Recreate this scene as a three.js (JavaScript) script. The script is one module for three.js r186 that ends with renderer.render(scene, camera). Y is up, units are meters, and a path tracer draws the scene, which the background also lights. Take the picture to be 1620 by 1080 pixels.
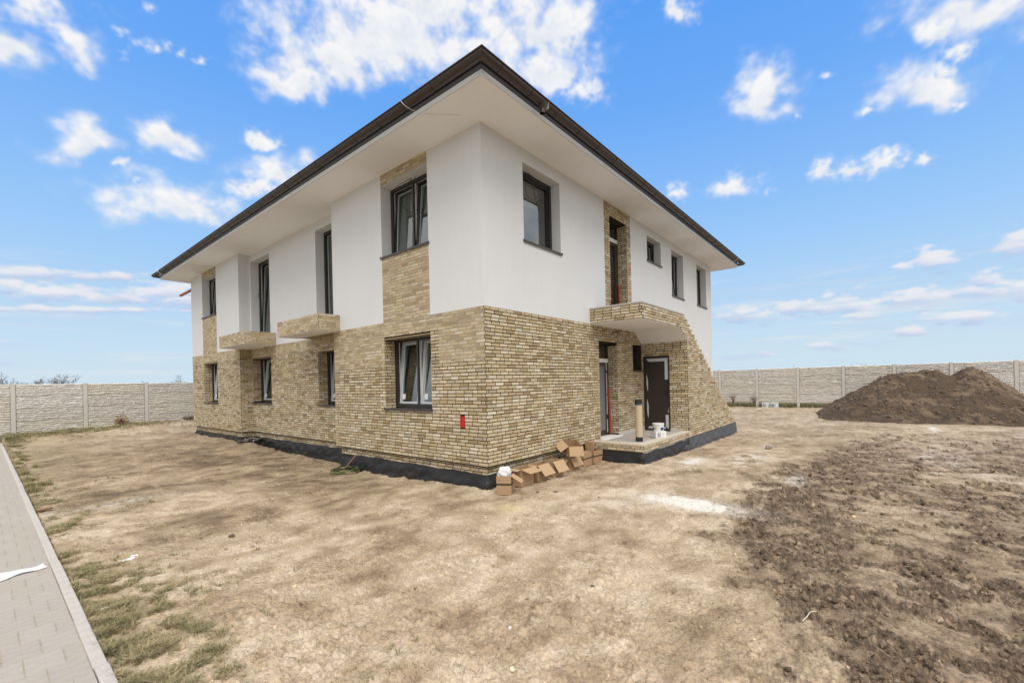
import * as THREE from 'three';
import { mergeGeometries, mergeVertices } from 'three/addons/utils/BufferGeometryUtils.js';
import { RoundedBoxGeometry } from 'three/addons/geometries/RoundedBoxGeometry.js';
import { createNoise2D, createNoise3D } from 'simplex-noise';

// ------------------------------------------------------------------ random and noise
function rng(seed) { let a = seed >>> 0; return () => { a = (a + 0x6d2b79f5) | 0; let t = Math.imul(a ^ (a >>> 15), 1 | a); t = (t + Math.imul(t ^ (t >>> 7), 61 | t)) ^ t; return ((t ^ (t >>> 14)) >>> 0) / 4294967296; }; }
const n2 = createNoise2D(rng(11)), n2b = createNoise2D(rng(23)), n3 = createNoise3D(rng(37));
const fbm2 = (x, y, o = 4, f = n2) => { let s = 0, a = 0.5, n = 0; for (let i = 0; i < o; i++) { s += a * f(x, y); n += a; x = x * 2.03 + 17.1; y = y * 2.03 - 9.7; a *= 0.5; } return s / n; };
const fbm3 = (x, y, z, o) => { let s = 0, a = 0.5, n = 0; for (let i = 0; i < o; i++) { s += a * n3(x, y, z); n += a; x = x * 2.07 + 3.1; y = y * 2.07 + 1.7; z = z * 2.07 - 5.3; a *= 0.5; } return s / n; };
const clamp = (x, a = 0, b = 1) => Math.min(b, Math.max(a, x)), lerp = (a, b, t) => a + (b - a) * t;
const sstep = (a, b, x) => { const t = clamp((x - a) / (b - a)); return t * t * (3 - 2 * t); };
const mix3 = (a, b, t) => [lerp(a[0], b[0], t), lerp(a[1], b[1], t), lerp(a[2], b[2], t)];
const R = Math.PI / 180;

// ------------------------------------------------------------------ camera, sky, sun, exposure
const scene = new THREE.Scene();
const F = 699.8, ROLL = -1.328 * R, YAW = 50.295 * R;
const camera = new THREE.PerspectiveCamera(2 * Math.atan(540 / F) / R, 1620 / 1080, 0.1, 6000);
camera.name = 'camera';
{
  const fwd = new THREE.Vector3(Math.sin(YAW), 0, -Math.cos(YAW)), r0 = new THREE.Vector3(Math.cos(YAW), 0, Math.sin(YAW)), u0 = new THREE.Vector3(0, 1, 0);
  const right = r0.clone().multiplyScalar(Math.cos(ROLL)).addScaledVector(u0, Math.sin(ROLL)), up = u0.clone().multiplyScalar(Math.cos(ROLL)).addScaledVector(r0, -Math.sin(ROLL));
  camera.position.set(-5.63, 1.463, 5.266);
  camera.quaternion.setFromRotationMatrix(new THREE.Matrix4().makeBasis(right, up, fwd.clone().negate()));
  camera.setViewOffset(1620, 1080, 0, -64.9, 1620, 1080);   // the lens is shifted up, so verticals stay parallel
}
const renderer = new THREE.WebGLRenderer({ antialias: true });
renderer.toneMapping = THREE.LinearToneMapping;
renderer.toneMappingExposure = 1.0;
renderer.shadowMap.enabled = true;

const SKY_W = 3072, SKY_H = 1536;
function makeSky() {
  // clouds in view: azimuth (from -z towards +x), elevation, half width, half height, tilt (degrees), kind (0 puffy, 1 wispy, 2 low band)
  const C = [[36.1,37.3,10.5,3.8,3.6,0],[42.5,40,7.5,2.7,0.9,0],[28.6,34.4,5.9,2.8,9.5,0],[24.5,31.7,3.3,1.6,12.1,0],[55.4,38.5,5.4,3.3,-6.4,0],[55.7,34.8,4.6,2.1,-5.8,0],[60.5,32.6,3,1.3,-7.6,1],[48.9,37.9,3.9,2.9,-1.7,1],[1.9,27.9,1.2,2,26.1,0],[3.5,30.8,3.3,1.2,26.3,1],[6.4,29.3,1.9,1.4,23.3,0],[6.3,22.3,2.3,1.5,18.1,0],[13,23.7,2.1,1.5,15.1,0],[20.8,26,1.4,0.9,12.3,0],[13,18.4,4.6,2.3,11.2,0],[22.9,23.4,3.9,1.6,9.5,0],[19.9,21.3,2,1.1,10.3,0],[12,31.6,1.5,0.5,20.7,1],[14.1,31.6,0.6,0.3,19.6,1],[9.1,21.2,0.7,0.5,15.9,0],[9.6,31.8,0.4,0.3,22.9,1],[9.8,29.8,0.4,0.4,21.6,1],[16,31.6,0.7,0.3,18.2,1],[10.1,20,0.8,0.4,14.5,1],[11.6,34.1,0.6,0.4,22.8,1],[80.4,29,2.5,2.4,-17.6,0],[93.9,24.9,2.9,1.8,-23.9,0],[95.4,25.6,1.1,0.9,-25.1,0],[96.2,29.1,3.9,1.9,-29.1,0],[94.4,28.7,1.8,1.3,-26.8,0],[96.6,26.9,1.5,0.8,-27.1,1],[77,20.9,2.6,1.3,-12,0],[86.3,20.8,1.5,1,-16.2,0],[89.1,20.2,2.1,1,-17.4,0],[90.8,20.2,1.8,0.8,-18.3,0],[93.5,19.3,0.8,0.5,-19,0],[71.8,37.9,1.4,1.1,-15.2,0],[71.3,21.6,1.5,1,-9.6,1],[83.3,26.2,0.5,0.4,-17.4,1],[86.4,28.7,0.5,0.3,-20.8,1],[95.9,22.9,0.6,0.4,-23.3,1],[89.8,24.9,0.5,0.4,-20.7,1],[81,19.6,0.8,0.6,-12.8,1],[94.2,10.3,1.7,1,-11.7,2],[92,10,0.9,0.4,-10.6,2],[97.2,8,1.1,0.8,-10.5,2],[99.1,10.6,1.3,1.1,-13.9,2],[78,7,3.7,0.9,-5.3,2],[83.8,7.2,3,0.7,-6.5,2],[87.8,6.9,2.7,1.1,-7.1,2],[88.8,5.9,2.2,0.5,-6.4,2],[92.9,7.1,2.8,1,-8.4,2],[97.4,6.9,2.9,0.7,-9.4,2],[96,4.8,2.7,0.6,-6.8,2],[92.4,4,1.8,0.5,-5.4,2],[85.9,3,1.6,0.4,-3.8,2],[99.6,6.6,1.7,0.7,-9.7,2],[80.1,2.5,1.2,0.4,-3,2],[3.5,10.5,4.5,0.4,8.7,2],[7.1,10.8,3.7,0.4,7.9,2],[1.8,9,0.9,0.6,8,2],[4.6,8.8,3.4,0.7,6.8,2],[9.4,9.1,4.4,0.8,5.8,2],[12.8,9.9,3.2,1.1,5.6,2],[5.8,7.6,9.6,0.3,4.9,2],[13.8,9.1,3.3,0.9,4.8,2],[3,7.4,2.4,0.3,5.9,2]];
  const ramp = [[-90, .36, .33, .29], [-3, .36, .33, .29], [-0.5, .62, .76, .86], [2, .61, .765, .87], [5, .555, .735, .89], [8, .49, .69, .90], [15, .345, .60, .945], [22, .24, .50, .94], [30, .16, .41, .925], [40, .105, .35, .90], [90, .085, .30, .86]];
  const data = new Float32Array(SKY_W * SKY_H * 4), grid = [];
  for (let e = 0; e < 50; e++) grid.push(C.filter((c) => Math.abs(c[1] - e - 0.5) < 1.9 * Math.max(c[3], c[2] * Math.abs(Math.sin(c[4] * R))) + 2.2));
  for (let row = 0; row < SKY_H; row++) {
    const el = ((row + 0.5) / SKY_H - 0.5) * 180, ce = Math.cos(el * R), se = Math.sin(el * R);
    let k = 0; while (k < ramp.length - 2 && ramp[k + 1][0] < el) k++;
    const t = clamp((el - ramp[k][0]) / (ramp[k + 1][0] - ramp[k][0])), clear = mix3(ramp[k].slice(1), ramp[k + 1].slice(1), t);
    const near = el > 0 && el < 50 ? grid[Math.floor(el)] : [];
    for (let col = 0; col < SKY_W; col++) {
      const ph = ((col + 0.5) / SKY_W - 0.5) * 2 * Math.PI, x = Math.cos(ph) * ce, z = Math.sin(ph) * ce, y = se, o = (row * SKY_W + col) * 4;
      let c = clear;
      if (el > 0.2) {
        let az = Math.atan2(x, -z) / R; if (az < -100) az += 360;
        let dens = 0, low = 0, body = 0;
        if (az > -22 && az < 122 && near.length) {
          let f = -9, fl = -9, sf = 0;
          const wx = n3(x * 9, y * 9, z * 9), wy = n3(x * 9 + 7, y * 9, z * 9 - 4), hx = n3(x * 26, y * 26, z * 26 + 3), hy = n3(x * 26 + 5, y * 26, z * 26);
          for (const b of near) {
            let dx = (az - b[0]) * ce; let dy0 = el - b[1];
            if (Math.abs(dx) > b[2] * 2 + 2.5) continue;
            if (b[5] !== 2) { const k1 = Math.min(0.9, b[3] * 0.45), k2 = Math.min(0.45, b[3] * 0.3); dx += wx * k1 * 1.5 + hx * k2 * 1.3; dy0 += wy * k1 + hy * k2; }
            const s = Math.sin(b[4] * R), q = Math.cos(b[4] * R), ux = (dx * q + dy0 * s) / b[2]; let uy = (dy0 * q - dx * s) / (b[5] === 2 ? b[3] * 1.35 : b[3]);
            if (b[5] !== 1 && uy < 0) uy *= 1.25;
            const v = 1 - Math.sqrt(ux * ux + uy * uy);
            if (b[5] === 2) { if (v > fl) { fl = v; low = -uy; } } else { const w = b[5] === 1 ? v * 0.8 - 0.22 : v; if (w > f) { f = w; body = -uy; sf = clamp(1 - b[3] / 1.6); } }
          }
          if (f > -1.3) {
            const nz = fbm3(x * 15, y * 20, z * 15, 5), fine = fbm3(x * 70, y * 80, z * 70, 3);
            const q = f * (1.0 - sf * .15) + nz * (.60 - .15 * sf) + fine * (.10 + .85 * sf) + .10 - sf * .14;
            dens = clamp(Math.pow(sstep(-.22, .80, q), 1.15) * (.96 - sf * .12) + sstep(-.5, .1, q) * .10);
            const shade = clamp(.30 + body * .34 - nz * .7 + sstep(.45, 1.2, q) * .3 - fine * .25);
            c = mix3(c, mix3([.93, .93, .935], [.66, .735, .85], shade * 0.8), dens);
          }
          if (fl > -1.1) {
            const nz = fbm3(x * 20, y * 60, z * 20, 5);
            const d2 = sstep(0.0, 0.6, fl * 0.8 + nz * 0.75 + 0.12) * sstep(0.5, 4, el) * 0.92, under = sstep(-0.5, 0.75, low - nz * 0.5);
            c = mix3(c, mix3([.86, .85, .885], [.47, .585, .82], under), d2);
          }
          if (el < 14) {                                     // faint streaky veil near the horizon
            const v = sstep(0.0, 0.7, fbm3(x * 5, y * 60, z * 5, 4) * 0.9 + 0.1) * sstep(14, 7, el) * sstep(0, 1.5, el);
            c = mix3(c, mix3([.70, .79, .85], [.56, .68, .86], clamp(0.5 + n3(x * 3, y * 40, z * 3))), v * 0.75);
          }
        }
        const away = Math.max(sstep(43, 56, el), sstep(104, 124, az), sstep(-4, -24, az));   // cloud goes on out of view, made thicker and brighter for fill light
        if (away > 0) {
          const k2 = 1 / (y + 0.28), nz = fbm3(x * k2 * 2.2, 1.7, z * k2 * 2.2, 5);
          const d3 = sstep(-0.75, -0.1, nz + 0.10) * away * sstep(1, 9, el);
          c = mix3(c, mix3([1.14, 1.11, 1.08], [.95, .95, .96], sstep(0.0, 0.6, nz)), d3 * 0.95);
        }
      }
      data[o] = c[0]; data[o + 1] = c[1]; data[o + 2] = c[2]; data[o + 3] = 1;
    }
  }
  const tex = new THREE.DataTexture(data, SKY_W, SKY_H, THREE.RGBAFormat, THREE.FloatType);
  tex.mapping = THREE.EquirectangularReflectionMapping; tex.magFilter = THREE.LinearFilter; tex.minFilter = THREE.LinearFilter; tex.needsUpdate = true;
  return tex;
}
const skyTex = makeSky();
scene.background = skyTex; scene.environment = skyTex;
const sun = new THREE.DirectionalLight(new THREE.Color(1.0, 0.94, 0.86), 2.7);
sun.name = 'sun'; sun.position.set(-17, 52, 23); sun.target.position.set(4, 0, -4);
sun.castShadow = true; sun.shadow.radius = 90; sun.shadow.mapSize.set(4096, 4096);
Object.assign(sun.shadow.camera, { left: -35, right: 35, top: 35, bottom: -35, near: 1, far: 140 });
scene.add(sun, sun.target);

// ------------------------------------------------------------------ naming and building helpers
const used = new Map();
function numbered(name) { const n = used.get(name) || 0; used.set(name, n + 1); return n ? name + '_' + String(n).padStart(3, '0') : name; }
function shadows(o) { o.castShadow = true; o.receiveShadow = true; return o; }
function thing(name, label, category, [x, y, z] = [0, 0, 0], turn = 0, group) {
  const o = new THREE.Group(); o.name = numbered(name); o.position.set(x, y, z); o.rotation.y = turn;
  o.userData = { label, category }; if (group) o.userData.group = group;
  scene.add(o); return o;
}
function part(name, geo, mat, parent, label) { const m = shadows(new THREE.Mesh(Array.isArray(geo) ? merge(geo) : geo, mat)); m.name = name; if (label) m.userData.label = label; parent.add(m); return m; }
function groupPart(name, parent, label) { const g = new THREE.Group(); g.name = name; if (label) g.userData.label = label; parent.add(g); return g; }
function structure(name, geo, mat, label) { const m = shadows(new THREE.Mesh(geo, mat)); m.name = name; m.userData = { kind: 'structure', label, category: name.replace(/_/g, ' ') }; scene.add(m); return m; }
function merge(list) { return mergeGeometries(list.map((g) => { g = g.index ? g.toNonIndexed() : g; for (const k of Object.keys(g.attributes)) if (!['position', 'normal', 'uv', 'color'].includes(k)) g.deleteAttribute(k); return g; }), false); }
// uv in metres, by the dominant axis of each vertex normal
function uvm(g, s = 1) {
  const p = g.attributes.position, n = g.attributes.normal, uv = new Float32Array(p.count * 2);
  for (let i = 0; i < p.count; i++) {
    const ax = Math.abs(n.getX(i)), ay = Math.abs(n.getY(i)), az = Math.abs(n.getZ(i));
    const [u, v] = ay >= ax && ay >= az ? [p.getX(i), p.getZ(i)] : ax >= az ? [p.getZ(i), p.getY(i)] : [p.getX(i), p.getY(i)];
    uv[i * 2] = u * s; uv[i * 2 + 1] = v * s;
  }
  g.setAttribute('uv', new THREE.BufferAttribute(uv, 2)); return g;
}
function bb(x0, x1, y0, y1, z0, z1) { const g = new THREE.BoxGeometry(Math.abs(x1 - x0), Math.abs(y1 - y0), Math.abs(z1 - z0)); g.translate((x0 + x1) / 2, (y0 + y1) / 2, (z0 + z1) / 2); return uvm(g); }
function rbb(x0, x1, y0, y1, z0, z1, r = 0.008, s = 2) { const g = new RoundedBoxGeometry(Math.abs(x1 - x0), Math.abs(y1 - y0), Math.abs(z1 - z0), s, r); g.translate((x0 + x1) / 2, (y0 + y1) / 2, (z0 + z1) / 2); return uvm(g); }
function tube(pts, r, seg = 24, rad = 6) { return new THREE.TubeGeometry(new THREE.CatmullRomCurve3(pts.map((p) => new THREE.Vector3(...p))), seg, r, rad, false); }
function ring(x0, x1, y0, y1, w, z0, z1) {   // rectangular frame in the xy plane, mitred as butt joints
  return [bb(x0, x0 + w, y0, y1, z0, z1), bb(x1 - w, x1, y0, y1, z0, z1), bb(x0 + w, x1 - w, y0, y0 + w, z0, z1), bb(x0 + w, x1 - w, y1 - w, y1, z0, z1)];
}

// ------------------------------------------------------------------ textures and materials
function dataTex(size, fn, { srgb = false, mirror = false, w = size, h = size } = {}) {
  const d = new Uint8Array(w * h * 4);
  for (let y = 0; y < h; y++) for (let x = 0; x < w; x++) { const c = fn(x / w, y / h, x, y), o = (y * w + x) * 4; if (typeof c === 'number') d[o] = d[o + 1] = d[o + 2] = clamp(c) * 255; else { d[o] = clamp(c[0]) * 255; d[o + 1] = clamp(c[1]) * 255; d[o + 2] = clamp(c[2]) * 255; } d[o + 3] = 255; }
  const t = new THREE.DataTexture(d, w, h); t.wrapS = t.wrapT = mirror ? THREE.MirroredRepeatWrapping : THREE.RepeatWrapping; t.magFilter = THREE.LinearFilter; t.minFilter = THREE.LinearMipmapLinearFilter; t.generateMipmaps = true;
  if (srgb) t.colorSpace = THREE.SRGBColorSpace; t.needsUpdate = true; return t;
}
function scaled(t, s, s2 = s) { const c = t.clone(); c.repeat.set(s, s2); c.needsUpdate = true; return c; }
const lin = (r, g, b) => new THREE.Color().setRGB(r, g, b);
const std = (color, roughness = 0.8, extra = {}) => new THREE.MeshStandardMaterial({ color, roughness, ...extra });

const brickGrain = dataTex(512, (u, v) => { const a = fbm2(u * 9, v * 14, 4), b = n2b(u * 70, v * 70), c = n2(u * 160, v * 160); return 0.84 + a * 0.14 + b * 0.05 + c * 0.05 - (b > 0.72 ? 0.2 : 0); }, { mirror: true });
const brickBump = dataTex(512, (u, v) => 0.5 + fbm2(u * 26, v * 30, 4, n2b) * 0.4 + n2(u * 110, v * 110) * 0.12, { mirror: true });
const plasterBump = dataTex(512, (u, v) => 0.5 + fbm2(u * 90, v * 90, 2) * 0.35 + n2b(u * 14, v * 9) * 0.12, { mirror: true });
const plasterTone = dataTex(512, (u, v) => 0.965 + fbm2(u * 3, v * 2, 4) * 0.030 + n2(u * 22, v * 1.5) * .006 + n2b(u * 60, v * 60) * 0.008, { mirror: true });
const concreteTone = dataTex(512, (u, v) => { const a = fbm2(u * 5, v * 5, 5), b = n2b(u * 80, v * 80); return 0.86 + a * 0.13 + b * 0.05 - (b > 0.8 ? 0.15 : 0); }, { mirror: true });
function grains(size, seed, layers) {   // dome shaped grains and clods on a soft base, wrapping at the edges
  const h = new Float32Array(size * size), t = new Float32Array(size * size).fill(1), q = rng(seed);
  const bil = (x, y, o) => { let v = 0, a = .55; for (let i = 0; i < o; i++) { v += a * Math.abs(n2(x + n2b(x * .6, y * .6) * .35, y)); x = x * 2.1 + 5; y = y * 2.1 - 3; a *= .5; } return v; };
  for (let y = 0; y < size; y++) for (let x = 0; x < size; x++) h[y * size + x] = .05 + .17 * bil(x / size * 16, y / size * 16, 4) + .16 * fbm2(x / size * 40, y / size * 40, 4) + .12 * fbm2(x / size * 7, y / size * 7, 3, n2b);
  for (const [n, r0, r1, hk, tk] of layers) for (let i = 0; i < n; i++) {
    const cx = q() * size, cy = q() * size, r = r0 + (r1 - r0) * q() ** 2.5, sx = .7 + q() * .6, rot = q() * 3.14, c = Math.cos(rot), d = Math.sin(rot), tone = 1 + (q() - .5) * tk, hh = r * hk * (.5 + q() * .6), base = h[(Math.floor(cy) % size) * size + Math.floor(cx) % size], R2 = Math.ceil(r * 1.4);
    for (let y = -R2; y <= R2; y++) for (let x = -R2; x <= R2; x++) {
      const u = (x * c + y * d) / (r * sx), v = (y * c - x * d) / r, k = u * u + v * v; if (k >= 1) continue;
      const o = ((Math.floor(cy + y) + size) % size) * size + (Math.floor(cx + x) + size) % size, z = base * .7 + hh * Math.pow(1 - k, .6); if (z > h[o]) { h[o] = z; t[o] = tone; }
    }
  }
  return [h, t];
}
const [gH, gT] = grains(1024, 314, [[16000, 1.3, 3.2, .030, .5], [1900, 2.5, 6.5, .024, .4], [70, 6, 13, .022, .3]]);
const groundBump = dataTex(1024, (u, v, x, y) => gH[y * 1024 + x] * 1.6, { mirror: true }), groundTone = dataTex(1024, (u, v, x, y) => { const i = y * 1024 + x, sp = n2b(u * 120, v * 120) * .5 + n2(u * 45, v * 45) * .5; return (0.87 + sp * .27 + fbm2(u * 9, v * 9, 3) * .10 - (sp < -.5 ? .12 : 0)) * (1 + (gT[i] - 1) * .9); }, { mirror: true });
const cardTone = dataTex(256, (u, v) => 0.92 + fbm2(u * 6, v * 30, 3) * 0.07 + n2b(u * 60, v * 8) * 0.04, { mirror: true });
const dimple = dataTex(256, (u, v) => { let s = 0; const x = (u * 8) % 1 - 0.5, y = (v * 8) % 1 - 0.5; s = Math.exp(-(x * x + y * y) * 16); return s; });

const M = {
  plaster: std(lin(.715, .728, .74), 0.92, { map: scaled(plasterTone, 0.25), bumpMap: scaled(plasterBump, 1.4), bumpScale: 0.0012 }),
  soffit: std(lin(.90, .905, .915), 0.93, { map: scaled(plasterTone, 0.3), bumpMap: scaled(plasterBump, 1.4), bumpScale: 0.0012 }),
  mortar: std(lin(.040, .031, .020), 0.97, { map: scaled(concreteTone, 2) }),
  grout: std(lin(.40, .325, .22), 0.97, { map: scaled(concreteTone, 1.3), bumpMap: scaled(brickBump, 3), bumpScale: 0.002 }),
  brickStuff: std(lin(1, 1, 1), 0.9, { vertexColors: true, map: scaled(brickGrain, 1.6), bumpMap: scaled(brickBump, 2.2), bumpScale: 0.003 }),
  frame: std(lin(.030, .026, .025), 0.42),
  brownFrame: std(lin(.045, .030, .026), 0.45),
  sashFilm: std(lin(.50, .52, .54), 0.4),
  whitePvc: std(lin(.74, .75, .76), 0.35),
  sill: std(lin(.055, .047, .045), 0.4, { metalness: 0.2 }),
  sillEdge: std(lin(.30, .29, .28), 0.5),
  glass: new THREE.MeshPhysicalMaterial({ color: lin(.80, .87, .85), roughness: 0.02, transmission: 1, thickness: 0, ior: 1.95 }),
  interior: std(lin(.34, .33, .31), 0.95),
  gutter: std(lin(.052, .035, .029), 0.36, { map: scaled(concreteTone, 1.5) }),
  gutterDark: std(lin(.022, .015, .013), 0.5),
  roof: std(lin(.07, .05, .045), 0.7),
  cream: std(lin(.62, .52, .38), 0.8),
  membrane: std(lin(.013, .014, .017), 0.40, { bumpMap: scaled(dimple, 2.6), bumpScale: 0.012 }),
  membraneGrey: std(lin(.075, .08, .092), 0.62, { bumpMap: scaled(plasterBump, 1), bumpScale: 0.004 }),
  concrete: std(lin(.46, .43, .39), 0.93, { map: scaled(concreteTone, 0.8), bumpMap: scaled(plasterBump, 1), bumpScale: 0.002 }),
  coping: std(lin(.64, .57, .46), 0.85, { map: scaled(concreteTone, 1.1), bumpMap: scaled(brickBump, 1.5), bumpScale: 0.003 }),
  fence: std(lin(.72, .67, .605), 0.95, { map: scaled(concreteTone, 0.9), bumpMap: scaled(brickBump, 1.2), bumpScale: 0.006 }),
  fence2: std(lin(.68, .64, .585), 0.95, { map: scaled(concreteTone, 0.7), bumpMap: scaled(brickBump, 1.2), bumpScale: 0.006 }),
  fencePost: std(lin(.66, .63, .585), 0.95, { map: scaled(concreteTone, 1.2), bumpMap: scaled(plasterBump, 1.2), bumpScale: 0.003 }),
  card: std(lin(.40, .262, .148), 0.88, { map: cardTone }),
  cardIn: std(lin(.36, .23, .13), 0.9, { map: cardTone }),
  cardFlap: std(lin(.49, .335, .195), 0.86, { map: cardTone }),
  cardGap: std(lin(.045, .03, .022), 0.9),
  plasticBag: new THREE.MeshPhysicalMaterial({ color: lin(.86, .86, .88), roughness: 0.4, transmission: 0.25, thickness: 0 }),
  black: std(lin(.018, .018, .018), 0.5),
  cableGreen: std(lin(.16, .20, .05), 0.5),
  whiteCable: std(lin(.72, .70, .66), 0.5),
  red: std(lin(.42, .055, .025), 0.5),
  redBox: std(lin(.50, .012, .010), 0.45),
  pipe: std(lin(.40, .115, .055), 0.5),
  door: std(lin(.030, .021, .017), 0.5, { bumpMap: scaled(plasterBump, 2), bumpScale: 0.001 }),
  doorFilm: std(lin(.52, .54, .57), 0.35),
  greyPanel: std(lin(.21, .21, .215), 0.7, { map: scaled(concreteTone, 1) }),
  foam: std(lin(.74, .74, .73), 0.9),
  soil: std(lin(1, 1, 1), 0.97, { vertexColors: true, map: scaled(groundTone, 0.5), bumpMap: scaled(groundBump, 0.5), bumpScale: 0.024 }),
  pile: std(lin(1, 1, 1), 0.97, { vertexColors: true, map: scaled(groundTone, 0.42), bumpMap: scaled(groundBump, 0.36), bumpScale: 0.08 }),
  stone: std(lin(.27, .24, .20), 0.95, { bumpMap: scaled(brickBump, 3), bumpScale: 0.006 }),
  rust: std(lin(.27, .155, .09), 0.9),
  bark: std(lin(.16, .135, .115), 0.95),
};
const PAVER = [[.445, .41, .362], [.435, .402, .357], [.455, .418, .37], [.44, .40, .348], [.425, .394, .352]].map((c) => std(lin(...c), 0.92, { map: scaled(concreteTone, 1.4), bumpMap: scaled(plasterBump, 2), bumpScale: 0.002 }));
M.kerb = std(lin(.54, .515, .475), 0.93, { map: scaled(concreteTone, 0.9), bumpMap: scaled(plasterBump, 2), bumpScale: 0.002 });

// ------------------------------------------------------------------ ground height
const GP = [[0, 0.3, -.435], [0, -4.4, -.515], [.3, -11.2, -.34], [0, -16.3, -.36], [-4.8, -21, -.15], [-2.75, -21, -.12], [-.7, -21, .0], [3, -21, .0], [24, 1, -.33], [24, 6, -.33], [24, 12, -.33], [11.6, 1.4, -.52], [12.6, 1.4, -.48], [8, 1.5, -.50], [3.6, 1.5, -.40], [2, .4, -.45], [5.5, 2.2, -.43], [5, 4, -.45], [-5, 4, -.46], [-5, 0, -.46], [-5, -5, -.46], [-5, -10, -.43], [-5, -17, -.36], [15, 6, -.36], [12, 8, -.40], [0, 4, -.45], [-2, 2, -.45], [20, 2, -.34], [-1.5, -8, -.42], [-2, -14, -.36], [0, 12, -.45], [10, 16, -.4], [-8, -22, -.3]];
function gBase(x, z) { let s = 0, w = 0; for (const p of GP) { const d = (x - p[0]) ** 2 + (z - p[1]) ** 2, k = 1 / (d * d + 0.05); s += k * p[2]; w += k; } return s / w; }
const zb = (x) => { const p = [[-6, 6.6], [-3, 5.25], [-2.2, 4.9], [-1.1, 4.32], [.35, 3.6], [2.5, 3.55], [5, 3.7], [10, 4.5], [14, 5.6], [30, 9]]; let i = 0; while (i < p.length - 2 && p[i + 1][0] < x) i++; return lerp(p[i][1], p[i + 1][1], (x - p[i][0]) / (p[i + 1][0] - p[i][0])); };
const plates = (x, z) => { const a = fbm2(x * 1.7 + z * .6 + 2, z * 1.5 - x * .5, 5), e = Math.exp(-(((z - zb(x) - .5) / .6) ** 2)), l = (cx, cz, sx, sz) => Math.exp(-(((x - cx) / sx) ** 2 + ((z - cz) / sz) ** 2)); return sstep(-.10, .16, a + .08 * n2b(x * 9, z * 6) - e * .22 - .02 + .3 * l(2.2, 5.3, 1.1, .6) + .25 * l(5.4, 6, 1.3, .4) + .12 * sstep(4, 11, x)); };
function churned(x, z) { return sstep(-0.30, 0.34, z - zb(x) + 0.75 * fbm2(x * 1.1, z * 1.7, 6) + 0.16 * n2b(x * 7, z * 7) + .05 * n2(x * 17, z * 17)) * sstep(15, 11, x + fbm2(x * .4, z * .4, 2) * 2); }
const TRK = [[3.35, .05, -.055], [1.75, .02, -.05], [2.1, -.35, .03]];
function tyre(x, z) { let s = 0; for (const [c, k, q] of TRK) { const d = (z - (c + k * (x + 2) + q * (x + 2) ** 2 + .06 * n2(x * .8, c))) / .11; if (Math.abs(d) < 2.2) s = Math.max(s, Math.exp(-d * d * d * d) * sstep(-.45, .25, n2b(x * .7 + c, z * .7)) * sstep(4, 2, Math.abs(x + 1.5))); } return s; }
function micro(x, z, ch) {
  const bw = .12 * n2(x * 3, z * 3), lump = (k, s) => Math.abs(n2b(x * k + s + bw * k * .25, z * k - s)) + .5 * Math.abs(n2(x * k * 2.1, z * k * 2.1 + s)) - .4;
  const gritty = sstep(-.1, .3, fbm2(x * .8 - 7, z * 1.1, 3));
  let h = fbm2(x * 0.8, z * 0.8, 3) * 0.030 + fbm2(x * 4, z * 4, 3, n2b) * 0.012 + gritty * (lump(6, 3) * .014 + lump(14, 8) * .008);
  const ty = tyre(x, z); if (ty > 0) h -= ty * (.012 + .008 * Math.sign(Math.sin(x * 62 + 9 * Math.abs(z % .1 - .05))));
  if (z > -17 && z < 1.2 && x < 4 && x > -1.2) h += .05 * sstep(.7, .1, Math.max(-x, z)) * fbm2(x * 1.3, z * 2.2, 3);
  if (ch > 0) {
    const w = .25 * n2(x * 1.2, z * .8), r = 1 - Math.abs(n2(x * 2.1 + w, z * 1.8 - x * .5)), r2 = 1 - Math.abs(n2b(x * 6.5 + w, z * 5.6));
    const P = Math.max(plates(x, z), .0); h += ch * (0.014 * r * r * r + (1 - P) * (0.020 * r2 * r2 + lump(5, 1) * .030 + lump(12, 7) * .030) + P * (.016 + .012 * r2 * r2) - .03);
    const track = (c, wd) => { const d = (x - c + 0.12 * (z - 5) + 0.2 * n2(z * 0.3, c)) / wd; return Math.exp(-d * d * d * d); };
    const rut = track(3.5, .24) + track(5.2, .24) + .8 * track(.3, .25) + .7 * track(7.4, .3);
    h -= ch * rut * (0.034 + 0.020 * Math.sign(Math.sin(z * 42 + x * 12)) * sstep(-.2, .3, n2(x * 1.1, z * 1.1)));
  }
  const rough = sstep(-.6, -2.6, x) * sstep(-.6, 1.2, z);                       // lumpy trodden sand in front of the road
  if (rough > 0) h += rough * (lump(5, 2) * .022 + lump(11, 5) * .012 + (1 - Math.abs(n2(x * 5, z * 5))) ** 3 * .012);
  return h;
}
function inPorch(x, z) { return x > 3.7 && x < 11.4 && z < 1.2 && z > -16 || (x > 0.1 && z < -0.1 && z > -16.4 && x < 13.6); }
function groundY(x, z) { return gBase(x, z) + micro(x, z, churned(x, z)); }
function grassy(x, z) {
  const strip = sstep(-4.70, -5.06, x + .22 * n2(x * 1.5, z * .9)) * sstep(-.1, .45, fbm2(x * 1.6 + 4, z * 1.2, 4)), near = Math.exp(-(((x + 4.95) / .42) ** 2 + ((z - .45) / 1.7) ** 2)) * 1.3 * sstep(-.2, .45, fbm2(x * 3.4, z * 3.0, 4));
  return clamp(Math.max(strip * .6, near * .8, sstep(-18.9, -20.7, z + x * .1 + n2(x * .6, z * .6) * .8) * sstep(1.5, -3, x) * .6));
}
const ramp4 = (c, v) => { let i = 0; while (i < c.length - 2 && c[i + 1][0] < v) i++; return mix3(c[i].slice(1), c[i + 1].slice(1), clamp((v - c[i][0]) / (c[i + 1][0] - c[i][0]))); };
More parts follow.
